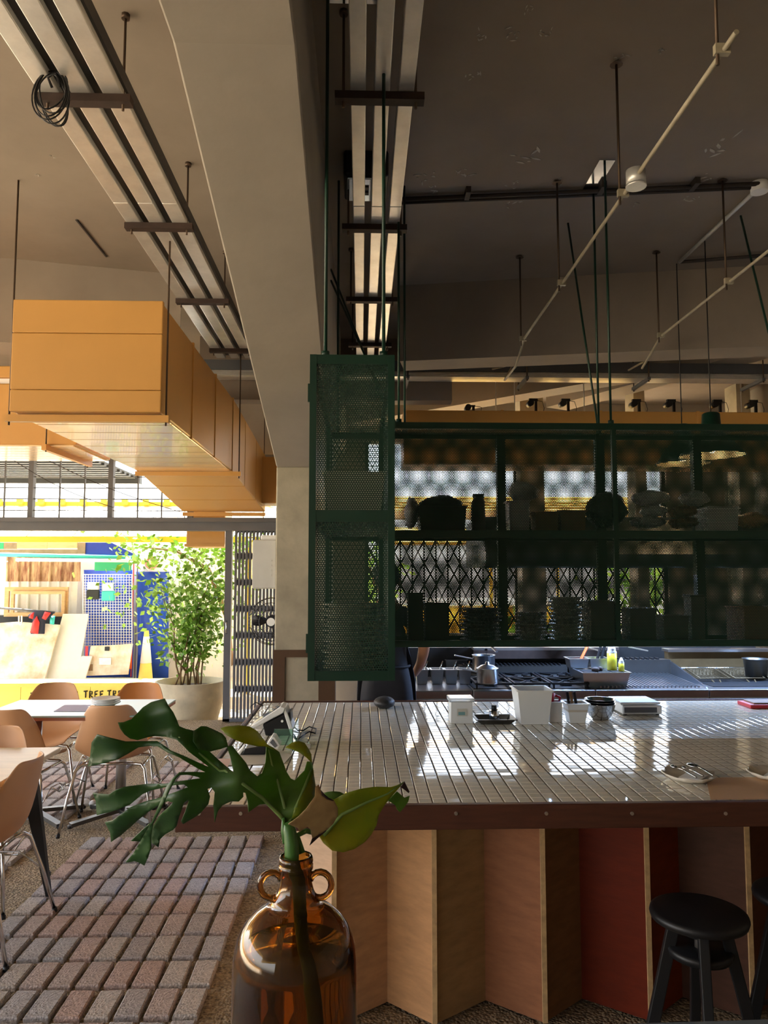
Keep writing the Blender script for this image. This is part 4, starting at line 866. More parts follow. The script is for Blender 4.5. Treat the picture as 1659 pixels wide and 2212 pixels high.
# steel wall shelf and splash behind the cookline
mat('hood_steel', rgb(120, 122, 124), .4, metal=.9, noise=.2, scale=5)
zs_ = aY(1100, 1420, KY1 + .2).z; zs2 = aY(1100, 1399, KY1 + .2).z
B().bb(x_a - .1, x_e, KY1 + .22, KY1 + .26, 0, zs2).build('splash_panel', mat('sooty_steel', rgb(60, 58, 56), .5, metal=.6, noise=.4, scale=4), label='long steel splash panel standing behind the cookline', cat='panel')
t = thing('wall_shelf', 'brown-edged steel shelf along the back of the cookline', 'shelf', ((x_b + x_c) / 2, KY1 + .16, zs_))
B().bb(kx(1062), kx(1430), KY1 + .1, KY1 + .22, zs2 - .012, zs2 + .01).build('board', 'steel', t); B().bb(kx(1062), kx(1430), KY1 + .1, KY1 + .115, zs_, zs2 - .012).build('edge', 'rust_bar', t)
for x in (1090, 1400): B().bb(kx(x), kx(x) + .02, KY1 + .1, KY1 + .22, zs_ - .1, zs2).build('shelf_bracket', 'steel_dull', t)
# extraction hood with baffle filters and a strip lamp
hx0, hx1 = aY(1045, 1200, 5.5).x, 4.6; hz0, hz1 = 1.70, 2.04
hd = thing('range_hood', 'long stainless extraction hood over the cookline', 'hood', ((hx0 + hx1) / 2, 5.9, hz0))
B().hexa([(hx0, KY0 + .05, hz0 + .08), (hx1, KY0 + .05, hz0 + .08), (hx1, KY0 + .25, hz1), (hx0, KY0 + .25, hz1), (hx0, KY0 + .06, hz0 + .08), (hx1, KY0 + .06, hz0 + .08), (hx1, KY0 + .27, hz1), (hx0, KY0 + .27, hz1)]).build('front_panel', 'hood_steel', hd)
B().bb(hx0, hx1, KY0 + .03, KY0 + .07, hz0, hz0 + .09).build('front_rim', 'hood_steel', hd); B().bb(hx0, hx1, KY1 + .3, KY1 + .34, hz0, hz1).build('back_panel', 'hood_steel', hd); B().bb(hx0, hx1, KY0 + .25, KY1 + .34, hz1, hz1 + .02).build('top_panel', 'hood_steel', hd)
B().prism([(hx0, KY0 + .05, hz0), (hx0, KY1 + .34, hz0), (hx0, KY1 + .34, hz1), (hx0, KY0 + .27, hz1), (hx0, KY0 + .05, hz0 + .09)], (-.012, 0, 0)).build('end_panel', 'hood_steel', hd)
for k in range(34):
    X = hx0 + .06 + k * .1; B().bar((X, KY0 + .45, hz1 - .04), (X + .12, KY1 + .28, hz0 + .08), .06, .012, (0, 1, 1)).build('baffle', 'steel', hd)
mat('lamp_tube', (1, 1, 1), .4, emit=(.72, .82, 1), estr=9)
for k in range(2):
    X = hx0 + .45 + k * 1.25
    t2 = thing('strip_lamp', ('strip lamp under the hood over the gas range', 'strip lamp under the hood over the grill and fryer')[k], 'lamp', (X + .4, KY0 + .3, hz0 + .02), group='hood strip lamps')
    B().bb(X, X + .9, KY0 + .27, KY0 + .33, hz0 + .06, hz0 + .09).build('fitting', 'steel', t2); B().cyl((X + .02, KY0 + .3, hz0 + .045), (X + .88, KY0 + .3, hz0 + .045), .014, n=10).build('tube', 'lamp_tube', t2)
    ld = bpy.data.lights.new('strip_light', 'AREA'); ld.shape = 'RECTANGLE'; ld.size = .86; ld.size_y = .04; ld.energy = 60; ld.color = (.38, .58, 1)
    lo = bpy.data.objects.new('strip_light', ld); COL.objects.link(lo); lo.parent = t2; lo.location = (.05, 0, -.005)
# ladles hanging under the shelf edge: pan handles poking out
for i, (x, y, x2, y2) in enumerate(((1063, 1398, 1073, 1408), (1262, 1396, 1298, 1407), (1357, 1397, 1400, 1406))):
    a, c = aY(x, y, KY1 - .1), aY(x2, y2, KY1 - .16)
    t = thing('frying_pan', ('small pan with steel handle stored over the range, column side', 'pan with long steel handle stored over the middle of the range', 'pan with long steel handle stored above the chargrill')[i], 'pan', tuple(a), group='pans on the wall shelf')
    B().bar(a, c, .02, .008).build('handle', 'steel', t); d = a + Vector((-.14 if i else -.1, .12, .03)); B().lathe([(0, 0), (.09, 0), (.12, .045), (.117, .045), (.088, .004), (0, .004)], d, 20).build('pan_body', 'steel_dull', t)
# ------------------------------------------------------------------ kitchen things on the cookline
def kpt(x, y): return aZ(x, y, ZK + .003)
def squeeze(label, x, y, hpx, z, fill='oil', r=.031, at=None):
    p = at or aZ(x, y, z); H_ = hpx / 1660 * p.y
    t = thing('squeeze_bottle', label, 'bottle', tuple(p), group='oil bottles')
    B().lathe([(0, 0), (r, 0), (r, H_ * .62), (0, H_ * .62)], p, 16).build('oil_fill', fill, t)
    B().lathe([(r, H_ * .62), (r, H_ * .66), (r * .8, H_ * .72), (r * .82, H_ * .76), (r * .75, H_ * .8), (.006, H_), (0, H_)], p, 16).build('cap', 'white_plastic', t)
squeeze('squeeze bottle of yellow oil behind the small steel tubs', 942, 1447, 46, ZK, r=.03)
# row of small tubs
for i, x in enumerate((911, 944, 974, 1003)):
    p = kpt(x, 1476); w2 = .044
    t = thing('steel_tub', 'small steel tub on the prep cabinet, %s from the column side' % ('first', 'second', 'third', 'fourth')[i], 'tub', tuple(p), group='steel tubs in a row')
    B().tub(p, (w2 * .8, w2 * .9), (w2, w2 * 1.2), .10, .003).build('tub_body', 'steel', t); B().bb(p.x - w2 * .85, p.x + w2 * .85, p.y - .045, p.y + .045, p.z + .07, p.z + .085).build('contents', ('card', 'stoneware_dark', 'stoneware', 'card')[i], t)
    a = p + Vector((.02, .02, .09)); B().tube([a, a + Vector((.03, .05, .06))], .004, 5).build('spoon', 'chrome', t)
p = kpt(985, 1452); t = thing('steel_tray', 'oblong steel pan with tongs behind the small tubs', 'pan', tuple(p + Vector((0, .06, 0)))); p = p + Vector((0, .06, 0))
B().tub(p, (.075, .1), (.085, .11), .10, .003).build('tray_body', 'steel', t); B().bb(p.x - .07, p.x + .07, p.y - .09, p.y + .09, p.z + .08, p.z + .095).build('contents', 'stoneware_dark', t)
a = p + Vector((.02, 0, .1)); t2 = thing('tongs', 'black-handled tongs standing in the oblong steel pan', 'tongs', tuple(a)); B().bar(a, a + Vector((.07, .04, .12)), .014, .006).build('blade', 'steel', t2); B().bar(a + Vector((.045, .03, .08)), a + Vector((.085, .05, .15)), .018, .012).build('grip', 'black', t2)
def pot(label, x, y, r, hh, lid, hdl):
    p = aZ(x, y, ZK + .045); t = thing('saucepan', label, 'saucepan', tuple(p), group='saucepans on the range')
    B().lathe([(0, 0), (r * .95, 0), (r, .01), (r, hh), (r + .004, hh + .003), (r - .004, hh), (r - .004, .01), (0, .006)], p, 24).build('pan_body', 'steel', t)
    if hdl: B().bar(p + Vector((-r, -.01, hh * .8)), p + Vector((-r - .14, -.03, hh * .8 + .03)), .02, .01).build('handle', 'steel', t, bev=.003)
    if lid: B().lathe([(r, hh + .002), (r * .6, hh + .022), (.015, hh + .028), (.012, hh + .045), (0, hh + .047)], p, 24).build('lid', 'steel', t)
pot('lidded steel saucepan on the front burner of the range', 1053, 1476, .073, .10, True, True); pot('taller steel pot behind the lidded saucepan', 1045, 1453, .085, .13, False, True)
# tray station
p = aZ(1312, 1488, ZK + .002); w2 = .165
t = thing('steel_tray', 'deep steel gastro tray standing between range and grill', 'tray', tuple(p + Vector((0, .2, 0)))); p = p + Vector((0, .2, 0))
B().tub(p, (w2 * .88, .16), (w2, .19), .105, .003).build('tray_body', 'steel', t)
zt2 = p.z + .108
B().bb(p.x - w2 + .01, p.x + w2 - .01, p.y - .18, p.y + .18, zt2 - .012, zt2 - .006).build('inset_plate', 'steel', t)
for i in range(3): B().bb(p.x - .14 + i * .1, p.x - .06 + i * .1, p.y - .15, p.y - .02, zt2 - .005, zt2 - .001).build('well', 'cast_iron', t)
B().sphere((p.x - .05, p.y - .1, zt2 + .012), (.03, .025, .018)).sphere((p.x - .01, p.y - .08, zt2 + .012), (.02, .02, .02)).build('food', 'rust_bar', t)
for i, (dx, lab) in enumerate(((-.12, 'steel insert pan with an orange-handled spoon at the back of the gastro tray'), (.03, 'steel insert pan beside the one with the orange handle'))):
    q = Vector((p.x + dx, p.y + .12, zt2)); t2 = thing('insert_pan', lab, 'pan', tuple(q), group='insert pans'); B().tub(q, (.06, .06), (.07, .068), .065, .003).build('pan_body', 'steel', t2); B().bb(q.x - .055, q.x + .055, q.y - .05, q.y + .05, q.z + .03, q.z + .045).build('contents', 'stoneware_dark', t2)
    if i == 0: B().bar(q + Vector((.03, -.01, .06)), q + Vector((.09, .03, .15)), .022, .012).build('spoon_handle', 'orange', t2, bev=.004)
    else:
        for kk in (0, .03): B().bar(q + Vector((kk, 0, .05)), q + Vector((.05 + kk, .03, .19)), .016, .012).build('tongs_handle', 'black', t2)
squeeze('large squeeze bottle of yellow oil on the gastro tray', 1340, 1467, 60, zt2, r=.034, at=Vector((p.x + .095, p.y - .02, zt2 - .005))); squeeze('small squeeze bottle of darker oil on the gastro tray corner', 1357, 1472, 30, zt2, r=.02, at=Vector((p.x + .135, p.y - .1, zt2 - .005)))
B().lathe([(0, 0), (.075, 0), (.09, .13), (.098, .135), (.086, .132), (.07, .006), (0, .006)], kpt(1655, 1478) + Vector((.06, .25, .02)), 20).build('steel_pot', 'steel_dull', label='steel pot behind the fryer at the frame edge', cat='pot')
# ================================================================== TABLES AND CHAIRS
mat('shell', rgb(205, 156, 112), .5, noise=.05, scale=3)
mat('shell_orange', rgb(206, 138, 76), .5, noise=.05, scale=3)
mat('table_pale', rgb(150, 172, 168), .3, noise=.03)
mat('table_wood', rgb(222, 194, 150), .35, noise=.12, scale=5, stretch=(1, 6, 6))
mat('table_edge', rgb(150, 88, 60), .5)
def shell_mesh():
    prof = [(.235, .415, .20), (.22, .435, .212), (.12, .437, .228), (.0, .43, .238), (-.1, .432, .242), (-.165, .455, .24), (-.205, .51, .232), (-.235, .60, .208), (-.258, .70, .180), (-.272, .765, .158), (-.277, .80, .138), (-.278, .812, .108)]
    n = 12; b = B(); vs = []
    for k, (y, z, hw) in enumerate(prof):
        s = k / (len(prof) - 1)
        for i in range(n + 1):
            u = -1 + 2 * i / n; c = abs(u) ** 2.4
            up = .075 * c * max(0, 1 - abs(s - .35) * 1.6) if s < .75 else 0
            fwd = .085 * c * max(0, min(1, (s - .3) * 3)) * (1 - .45 * max(0, s - .7) / .3)
            vs.append((u * hw, y + fwd, z + up))
    b.add(vs, [(k * (n + 1) + i, k * (n + 1) + i + 1, (k + 1) * (n + 1) + i + 1, (k + 1) * (n + 1) + i) for k in range(len(prof) - 1) for i in range(n)], True)
    return b
def make_chair(label, loc, rz, m='shell'):
    t = thing('shell_chair', label, 'chair', loc, rz, 'shell chairs at the tables'); X = XF[t]
    b = shell_mesh(); b.v = [tuple(X @ Vector(q)) for q in b.v]; b.build('seat_shell', m, t, sol=.009, sub=1)
    W = lambda *p: X @ Vector(p)
    for s in (-1, 1):
        for f in (-1, 1):
            B().tube([W(s * .285, f * .27, 0), W(s * .25, f * .215, .22), W(s * .215, f * .165, .385), W(s * .19, f * .14, .41), W(s * .1, f * .13, .415)], .0095, 8).build('leg', 'chrome', t)
            B().cyl(W(s * .285, f * .27, 0), W(s * .283, f * .267, .02), .013, n=8).build('foot_cap', 'black', t)
        B().tube([W(s * .2, -.15, .40), W(s * .2, .15, .40)], .009, 8).build('side_rail', 'chrome', t)
        B().tube([W(s * .255, -.10, .30), W(s * .30, -.08, .27), W(s * .30, -.02, .27), W(s * .262, 0, .30)], .005, 6).tube([W(s * .25, -.215, .22), W(s * .255, -.10, .30), W(s * .262, 0, .30), W(s * .25, .215, .22)], .004, 6).build('link_hook', 'chrome', t)
    [B().tube([W(-.1, q, .415), W(.1, q, .415)], .0095, 8).build('cross_rail', 'chrome', t) for q in (-.13, .13)]
    return t
# far table with two pedestals
ZT = .74
pA = aZ(226, 1525, .81); fy0, fy1 = max(aZ(200, 1548, ZT).y, pA.y + .05), aZ(200, 1511, ZT).y; fx0, fx1 = aZ(40, 1513, ZT).x, aZ(379, 1511, ZT).x
t = thing('dining_table', 'pale green-topped dining table with two star pedestals, further back', 'table', ((fx0 + fx1) / 2, (fy0 + fy1) / 2, 0), group='dining tables')
B().bb(fx0, fx1, fy0, fy1, ZT - .012, ZT).build('tabletop', 'table_pale', t, bev=.003); B().bb(fx0 + .003, fx1 - .003, fy0 + .002, fy1 - .002, ZT - .032, ZT - .012).build('top_edge', 'table_edge', t)
def pedestal(t, x, y, zt):
    p = B().cyl((x, y, .05), (x, y, zt), .034, n=16).build('pedestal', 'steel', t)
    for k in range(4):
        a = pi / 4 + k * pi / 2; e = Vector((x + .36 * cos(a), y + .3 * sin(a), .02)); B().bar((x, y, .055), e, .045, .025).build('foot', 'steel_dull', p); B().cyl(e - Vector((0, 0, .018)), e, .018, n=8).build('glide', 'black', p)
ym = (fy0 + fy1) / 2
pedestal(t, aY(79, 1600, ym).x, ym, ZT - .03); pedestal(t, aY(262, 1650, ym).x, ym, ZT - .03)
# plates, cutlery and mat on the far table
PM2 = plate_mesh(.098, 'white')
p = aZ(228, 1524, ZT + .001); plates(PM2, p.x, p.y, ZT + .001, 3, .014, 'white plate stacked on the far table', 'plates on the far table', .002)
B().prism([aZ(x, y, ZT + .0012) for x, y in ((116, 1537), (188, 1537), (196, 1523), (140, 1523))], (0, 0, .0015)).build('placemat', mat('lilac', rgb(176, 170, 196), .7), label='lilac paper placemat on the far table', cat='placemat')
a, c = aZ(190, 1527, ZT + .008), aZ(222, 1520, ZT + .008)
t = thing('fork', 'steel fork lying beside the plates on the far table', 'fork', tuple(a - Vector((0, 0, .006)))); B().bar(a, a + (c - a) * .65, .008, .003).build('handle', 'chrome', t); B().bar(a + (c - a) * .65, c, .02, .003).build('tines', 'chrome', t)
# near table with black tapered legs
nc = aZ(123, 1614, ZT); nx0, nx1, ny0, ny1 = nc.x - .78, nc.x + .02, nc.y - 1.25, nc.y
t = thing('dining_table', 'light wooden dining table with black tapered legs, nearest the frame edge', 'table', ((nx0 + nx1) / 2, (ny0 + ny1) / 2, 0), group='dining tables')
B().bb(nx0, nx1, ny0, ny1, ZT - .025, ZT).build('tabletop', 'table_wood', t, bev=.004)
for sx_, sy_ in ((0, 0), (1, 0), (1, 1), (0, 1)):
    x, y = (nx1 - .12 if sx_ else nx0 + .12), (ny1 - .14 if sy_ else ny0 + .14); dx_, dy_ = (.1 if sx_ else -.1), (.1 if sy_ else -.1)
    q = [Vector((x + i * .045, y + j * .02, ZT - .025)) for i, j in ((-1, -1), (1, -1), (1, 1), (-1, 1))]; r = [Vector((x + dx_ + i * .012, y + dy_ + j * .012, 0)) for i, j in ((-1, -1), (1, -1), (1, 1), (-1, 1))]
    B().hexa(r + q).build('leg', 'black', t)
make_chair('tan shell chair drawn up to the far table, its back to the viewer', (pA.x, pA.y + .27, 0), radians(5))
pB = aZ(133, 1474, .81); make_chair('tan shell chair behind the far table, nearer the low wall lettering', (pB.x, pB.y - .27, 0), pi + .1)
pC = aZ(306, 1474, .81); make_chair('orange-tan shell chair behind the far table, beside the planter', (pC.x, pC.y - .27, 0), pi - .08, 'shell_orange')
pD = aZ(8, 1534, .81); make_chair('tan shell chair drawn up to the far table, cut by the frame edge', (pD.x, pD.y + .27, 0), radians(-4))
pE = aZ(-5, 1571, .81); make_chair('tan shell chair at the head of the near table, half out of frame', (pE.x, pE.y - .22, 0), pi, 'shell')
make_chair('large tan shell chair pulled up along the near table side', (-1.755, 3.665, 0), pi / 2 + .04)
make_chair('orange-tan shell chair on the far side of the near table', (-2.5, 3.75, 0), -pi / 2, 'shell_orange')
B().sphere(aZ(185, 1735, .03), (.035, .03, .03)).sphere(aZ(192, 1736, .03) + Vector((.03, 0, 0)), (.03, .03, .025)).build('crumpled_tissue', 'white', label='crumpled white tissue on the floor under the far table', cat='tissue')
# ================================================================== BAR STOOLS
def stool(label, cx, cy, zs):
    t = thing('bar_stool', label, 'stool', (cx, cy, 0), group='black bar stools'); r = .148
    B().lathe([(0, zs), (r - .012, zs), (r - .003, zs - .004), (r, zs - .014), (r - .004, zs - .026), (r - .02, zs - .032), (0, zs - .032)], (cx, cy, 0), 36).build('seat', 'black', t)
    B().cyl((cx, cy, zs - .16), (cx, cy, zs - .03), .016, n=12).build('screw', 'dark_steel', t); B().lathe([(0, zs - .05), (.062, zs - .05), (.065, zs - .062), (.05, zs - .07), (0, zs - .07)], (cx, cy, 0), 24).build('collar', 'black', t)
    B().lathe([(0, zs - .11), (.092, zs - .11), (.098, zs - .118), (.094, zs - .135), (0, zs - .135)], (cx, cy, 0), 28).build('leg_disc', 'black', t)
    for k in range(4):
        a = k * pi / 2 + .95 + .35; tp_ = Vector((cx + .075 * cos(a), cy + .075 * sin(a), zs - .045)); ft = Vector((cx + .20 * cos(a), cy + .20 * sin(a), 0))
        B().bar(tp_, ft, .036, .03, (cos(a + pi / 2), sin(a + pi / 2), 0)).build('leg', 'black', t, bev=.003)
    B().tube([(cx + .165 * cos(k * pi / 8), cy + .165 * sin(k * pi / 8), .17) for k in range(17)], .008, 6).build('foot_ring', 'dark_steel', t)
a, c = aZ(1412, 1960, .6), aZ(1622, 1985, .6); sc_ = (a + c) / 2
stool('black round wooden bar stool standing whole before the counter', sc_.x, sc_.y + .02, .6)
s2 = aZ(1634, 1928, .6); stool('black round bar stool cut by the right frame edge', s2.x + .148, s2.y, .6)
# ================================================================== THINGS ON THE BAR
ZB = ZC + .001
def bp(x, y): return aZ(x, y, ZB)
# payment terminal: wedge with tilted screen
p = bp(600, 1589); t = thing('payment_terminal', 'black and white payment terminal with tilted screen on the bar', 'terminal', tuple(p), 0)
k = p.y / 1660
def prof(pts, y0, y1, m, nm): return B().prism([(p.x + (x - 600) * k, p.y + y0, p.z + (1589 - y) * k * 1.0) for x, y in pts], (0, y1 - y0, 0)).build(nm, m, t, bev=.004)
prof([(574, 1589), (629, 1589), (626, 1540), (568, 1566)], .0, .12, 'black', 'body'); prof([(542, 1574), (552, 1574), (614, 1537), (632, 1589), (638, 1586), (616, 1527), (606, 1528), (545, 1566)][:0] or [(543, 1569), (545, 1576), (612, 1541), (616, 1531), (606, 1528)], -.012, .132, 'white_plastic', 'bezel')
prof([(616, 1531), (612, 1541), (628, 1589), (637, 1586)], -.006, .126, 'white_plastic', 'rear_panel')
mat('screen', rgb(40, 60, 100), .05, coat=.5)
pts = [(p.x + (x - 600) * k, p.y + .008, p.z + (1589 - y + .8) * k) for x, y in ((548, 1567), (602, 1530))]
B().prism([pts[0], pts[1], (pts[1][0], pts[1][1] + .1, pts[1][2]), (pts[0][0], pts[0][1] + .1, pts[0][2])], (-.0008, 0, .0015)).build('screen', 'screen', t)
c = Vector((p.x + 9 * k, p.y - .001, p.z + 30 * k)); B().cyl(c, c - Vector((0, .003, 0)), .006, n=12).build('badge', 'white', t)
B().tube([bp(638, 1578) + Vector((0, 0, .004)), bp(655, 1580) + Vector((0, 0, .004)), bp(668, 1574) + Vector((0, 0, .01)), bp(683, 1577) + Vector((0, 0, .006)), bp(681, 1586) + Vector((0, 0, .004)), bp(668, 1584) + Vector((0, 0, .008)), bp(655, 1590) + Vector((0, 0, .004)), bp(645, 1598) + Vector((0, 0, .004))], .0035, 6).build('cable', 'black_cable', t)
B().tube([bp(545, 1548) + Vector((0, .0, .004)), bp(541, 1539) + Vector((0, 0, .03)), bp(552, 1534) + Vector((0, 0, .045)), bp(568, 1537) + Vector((0, 0, .03))], .0035, 6).build('cable', 'dark_steel', t)
t = thing('charger_plug', 'small white charger plug lying behind the payment terminal', 'plug', tuple(bp(664, 1614))); B().box(bp(660, 1617) + Vector((0, 0, .011)), (.04, .03, .02), RZ(25)).build('plug_body', 'white_plastic', t, bev=.004); B().box(bp(673, 1609) + Vector((0, 0, .008)), (.03, .018, .014), RZ(25)).build('socket', 'galv', t, bev=.003)
# card reader on the bar
p = bp(565, 1632); k = p.y / 1660; t = thing('card_reader', 'low black card reader with white top standing before the terminal', 'card reader', tuple(p))
def prof2(pts, y0, y1, m, nm): return B().prism([(p.x + (x - 565) * k, p.y + y0, p.z + (1632 - y) * k) for x, y in pts], (0, y1 - y0, 0)).build(nm, m, t, bev=.003)
prof2([(523, 1630), (572, 1630), (574, 1611), (530, 1618)], 0, .08, 'black', 'body'); prof2([(575, 1609), (586, 1592), (592, 1594), (604, 1612), (598, 1620)], .0, .075, 'white_plastic', 'head'); prof2([(511, 1629), (520, 1631), (528, 1618), (524, 1617)], .0, .08, 'white_plastic', 'front_lip')
B().prism([(p.x + (x - 565) * k, p.y - .001, p.z + (1632 - y) * k) for x, y in ((582, 1605), (588, 1598), (598, 1612), (593, 1616))], (0, -.002, 0)).build('keypad', 'grey_steel', t)
B().prism([bp(x, y) + Vector((0, 0, .0006)) for x, y in ((492, 1654), (614, 1650), (630, 1632), (600, 1618), (510, 1622))], (0, 0, .0016)).build('paper_sheet', mat('paper_grey', rgb(206, 200, 186), .6), label='grey paper sheet under the card reader', cat='paper')
B().prism([bp(x, y) + Vector((0, 0, .0008)) for x, y in ((430, 1672), (450, 1640), (500, 1640), (488, 1668))], (0, 0, .0016)).build('paper_sheet', mat('paper_pink', rgb(222, 190, 176), .6), label='pink paper sheet at the left end of the bar', cat='paper')
mat('acrylic', rgb(170, 215, 195), .05, trans=.9, ior=1.3)
B().bb(bp(632, 1620).x, bp(632, 1620).x + .004, bp(630, 1620).y - .02, bp(630, 1600).y + .08, ZB, ZB + .09).bb(bp(590, 1612).x, bp(632, 1620).x, bp(630, 1620).y + .1, bp(630, 1620).y + .104, ZB, ZB + .07).build('acrylic_stand', 'acrylic', label='clear green-tinted acrylic stand beside the card reader', cat='stand')
# wrapped dark cloth
p = bp(831, 1533); b = B().sphere(p + Vector((0, .07, .03)), (.062, .08, .034), 18, 10); b.v = [(x, y, max(p.z, z)) for x, y, z in b.v]; b.build('dark_pouch', mat('pouch', rgb(46, 44, 44), .5, bump=.5, bscale=40), label='rounded dark pouch on the far edge of the bar', cat='pouch')
# tubs
def sq_tub(label, x0, x1, ybase, ytop, m, cont=None, lid=None, name='plastic_tub', group=None, taper=.8, dep=None):
    p = bp((x0 + x1) / 2, ybase); k = p.y / 1660; w2 = (x1 - x0) / 2 * k; d2 = dep or w2; p = p + Vector((0, d2 * taper, 0)); hh = (ybase - ytop) * k * 1.03 - d2 * .22
    t = thing(name, label, 'tub', tuple(p), group=group); B().tub(p, (w2 * taper, d2 * taper), (w2 - .008, d2 - .008), hh, .003).build('tub_body', m, t)
    if cont: B().bb(p.x - w2 * .8, p.x + w2 * .8, p.y - d2 * .8, p.y + d2 * .8, p.z + hh * .6, p.z + hh * .82).build('contents', cont, t)
    if lid: B().bb(p.x - w2 - .002, p.x + w2 + .002, p.y - d2 - .002, p.y + d2 + .002, p.z + hh, p.z + hh + .02).build('lid', lid, t, bev=.004)
    return t, p, w2, d2, hh
t, p, w2, d2, hh = sq_tub('white lidded tub with a label on the bar, left of the steel tray', 972, 1024, 1563, 1514, 'white_plastic', lid='clear_plastic', taper=.9)
B().bb(p.x - w2 * .4, p.x + w2 * .4, p.y - d2 * .965, p.y - d2 * .945, p.z + hh * .35, p.z + hh * .7).build('label', 'paper_grey', t); B().bb(p.x - w2 * .3, p.x + w2 * .25, p.y - d2 * .97, p.y - d2 * .967, p.z + hh * .4, p.z + hh * .55).build('print', 'sheet_teal', t)
t, p, w2, d2, hh = sq_tub('largest white square tub in the row on the bar', 1115, 1196, 1565, 1488, 'white_plastic', name='plastic_tub', taper=.72)
t, p, w2, d2, hh = sq_tub('small white tub with a red ladle rim behind the largest tub', 1185, 1218, 1560, 1517, 'white_plastic', taper=.8)
q = p + Vector((-.02, .02, hh)); t2 = thing('red_cup', 'red plastic scoop resting in the small white tub', 'scoop', tuple(q)); B().lathe([(0, 0), (.03, 0), (.04, .05), (.036, .05), (.027, .004), (0, .004)], q + Vector((-.01, 0, -.01)), 18).build('cup', 'red', t2); B().tube([q + Vector((.03, 0, .03)), q + Vector((.055, 0, .02)), q + Vector((.05, 0, -.02))], .007, 8).build('handle', 'red', t2)
t, p, w2, d2, hh = sq_tub('white tub holding dark utensils beside the steel bowls', 1222, 1274, 1562, 1518, 'white_plastic', cont='stoneware', taper=.62)
for kk, (dx, m) in enumerate(((-.03, 'black'), (-.012, 'card'), (.008, 'black'))):
    q = p + Vector((dx, .0, hh * .7)); B().bar(q, q + Vector((-.008, .02, .085)), .016, .008).build('utensil', m, t, bev=.003)
# steel bowls nested
p = bp(1303, 1557); k = p.y / 1660; R_ = 33 * k
for i in range(3):
    rr = R_ * (1 - .03 * i); zz = .012 * i; B().lathe([(0, 0), (rr * .5, 0), (rr * .72, .02), (rr * .93, .055), (rr, .082), (rr + .004, .083), (rr * .97, .08), (rr * .7, .024), (0, .006)], p + Vector((0, R_ * .6, zz)), 30).build('steel_bowl', 'chrome', label=('lowest', 'middle', 'top')[i] + ' steel mixing bowl of the nested three on the bar', cat='bowl', group='nested steel bowls')
B().sphere(p + Vector((0, R_ * .6, .085)), (R_ * .6, R_ * .6, .01), 14, 6).build('food_scraps', 'card', label='brown crumbs inside the top steel bowl', cat='food', kind='stuff')
# oven tray with steel canister
p = bp(1073, 1566); k = p.y / 1660; t = thing('oven_tray', 'small dark baking tray on the bar', 'tray', tuple(p + Vector((0, .07, 0)))); pc_ = p + Vector((0, .075, 0))
B().tub(pc_, (.075, .055), (.098, .075), .022, .002).build('tray_body', 'steel_dull', t)
q = pc_ + Vector((0, .0, .003)); t = thing('shaker', 'small steel shaker standing in the dark baking tray', 'shaker', tuple(q)); B().lathe([(0, 0), (.027, 0), (.027, .055), (.02, .058), (0, .058)], q, 20).build('body', 'chrome', t); B().cyl(q + Vector((0, 0, .058)), q + Vector((0, 0, .085)), .014, n=14).build('cap', 'black', t)
# kitchen scale
a, c = bp(1345, 1546), bp(1432, 1546); t = thing('kitchen_scale', 'white kitchen scale with grey display at the back of the bar', 'scale', tuple((a + c) / 2 + Vector((0, .1, 0))))
B().bb(a.x, c.x, a.y, a.y + .2, ZB + .006, ZB + .055).build('body', 'white_plastic', t, bev=.008); B().bb(a.x - .012, c.x - .01, a.y - .004, a.y + .21, ZB + .06, ZB + .072).build('platform', 'white', t, bev=.004); B().bb(a.x + .01, c.x - .03, a.y - .003, a.y, ZB + .016, ZB + .044).build('display', 'grey_steel', t)
for x in (a.x + .02, c.x - .02):
    for y in (a.y + .02, a.y + .18): B().cyl((x, y, ZB), (x, y, ZB + .007), .01, n=8).build('foot', 'black', t)
B().bb((a.x + c.x) / 2 - .03, (a.x + c.x) / 2 + .03, a.y + .08, a.y + .12, ZB + .055, ZB + .06).build('post', 'grey_steel', t)
# red box at frame edge
p = bp(1622, 1531); t = thing('red_box', 'flat red box on the bar at the right frame edge', 'box', (p.x + .1, p.y + .08, ZB)); B().bb(p.x, p.x + .2, p.y, p.y + .16, ZB, ZB + .022).build('box_base', 'red', t, bev=.003); B().bb(p.x + .03, p.x + .19, p.y + .02, p.y + .14, ZB + .022, ZB + .03).build('box_lid', 'wood_grey', t)
# placemats, scallop dishes, spoons
mat('kraft', rgb(200, 160, 120), .6, noise=.06)
B().prism([bp(x, y) + Vector((0, 0, .0006)) for x, y in ((1535, 1728), (1700, 1726), (1700, 1679), (1525, 1681))], (0, 0, .0012)).build('placemat', 'kraft', label='brown kraft paper placemat on the bar between the two dishes', cat='placemat')
mat('pearl', rgb(225, 214, 196), .25, coat=.4)
def dish(label, cx, cy, wpx):
    p = bp(cx, cy); k = p.y / 1660; r = wpx / 2 * k; t = thing('shell_dish', label, 'dish', tuple(p), group='scalloped dishes'); b = B(); n = 28; rings = [(.0, .004), (.45, .004), (.75, .008), (1.0, .024)]
    vs = []
    for f, z in rings:
        for q in range(n): a_ = 2 * pi * q / n; rr = r * f * (1 + (.06 * cos(a_ * 9) if f > .7 else 0)); vs.append(p + Vector((rr * cos(a_), rr * sin(a_) * 1.1, z + (.003 * cos(a_ * 9) if f == 1 else 0))))
    b.add(vs, [(i * n + q, i * n + (q + 1) % n, (i + 1) * n + (q + 1) % n, (i + 1) * n + q) for i in range(3) for q in range(n)], True); b.build('dish_body', 'pearl', t, sol=.004)
    B().prism([p + Vector((x * r, y * r, .012)) for x, y in ((-.55, -.3), (.1, -.75), (.75, -.1), (.1, .4))], (0, 0, .006)).build('napkin', 'white', t, bev=.002)
    return p, r
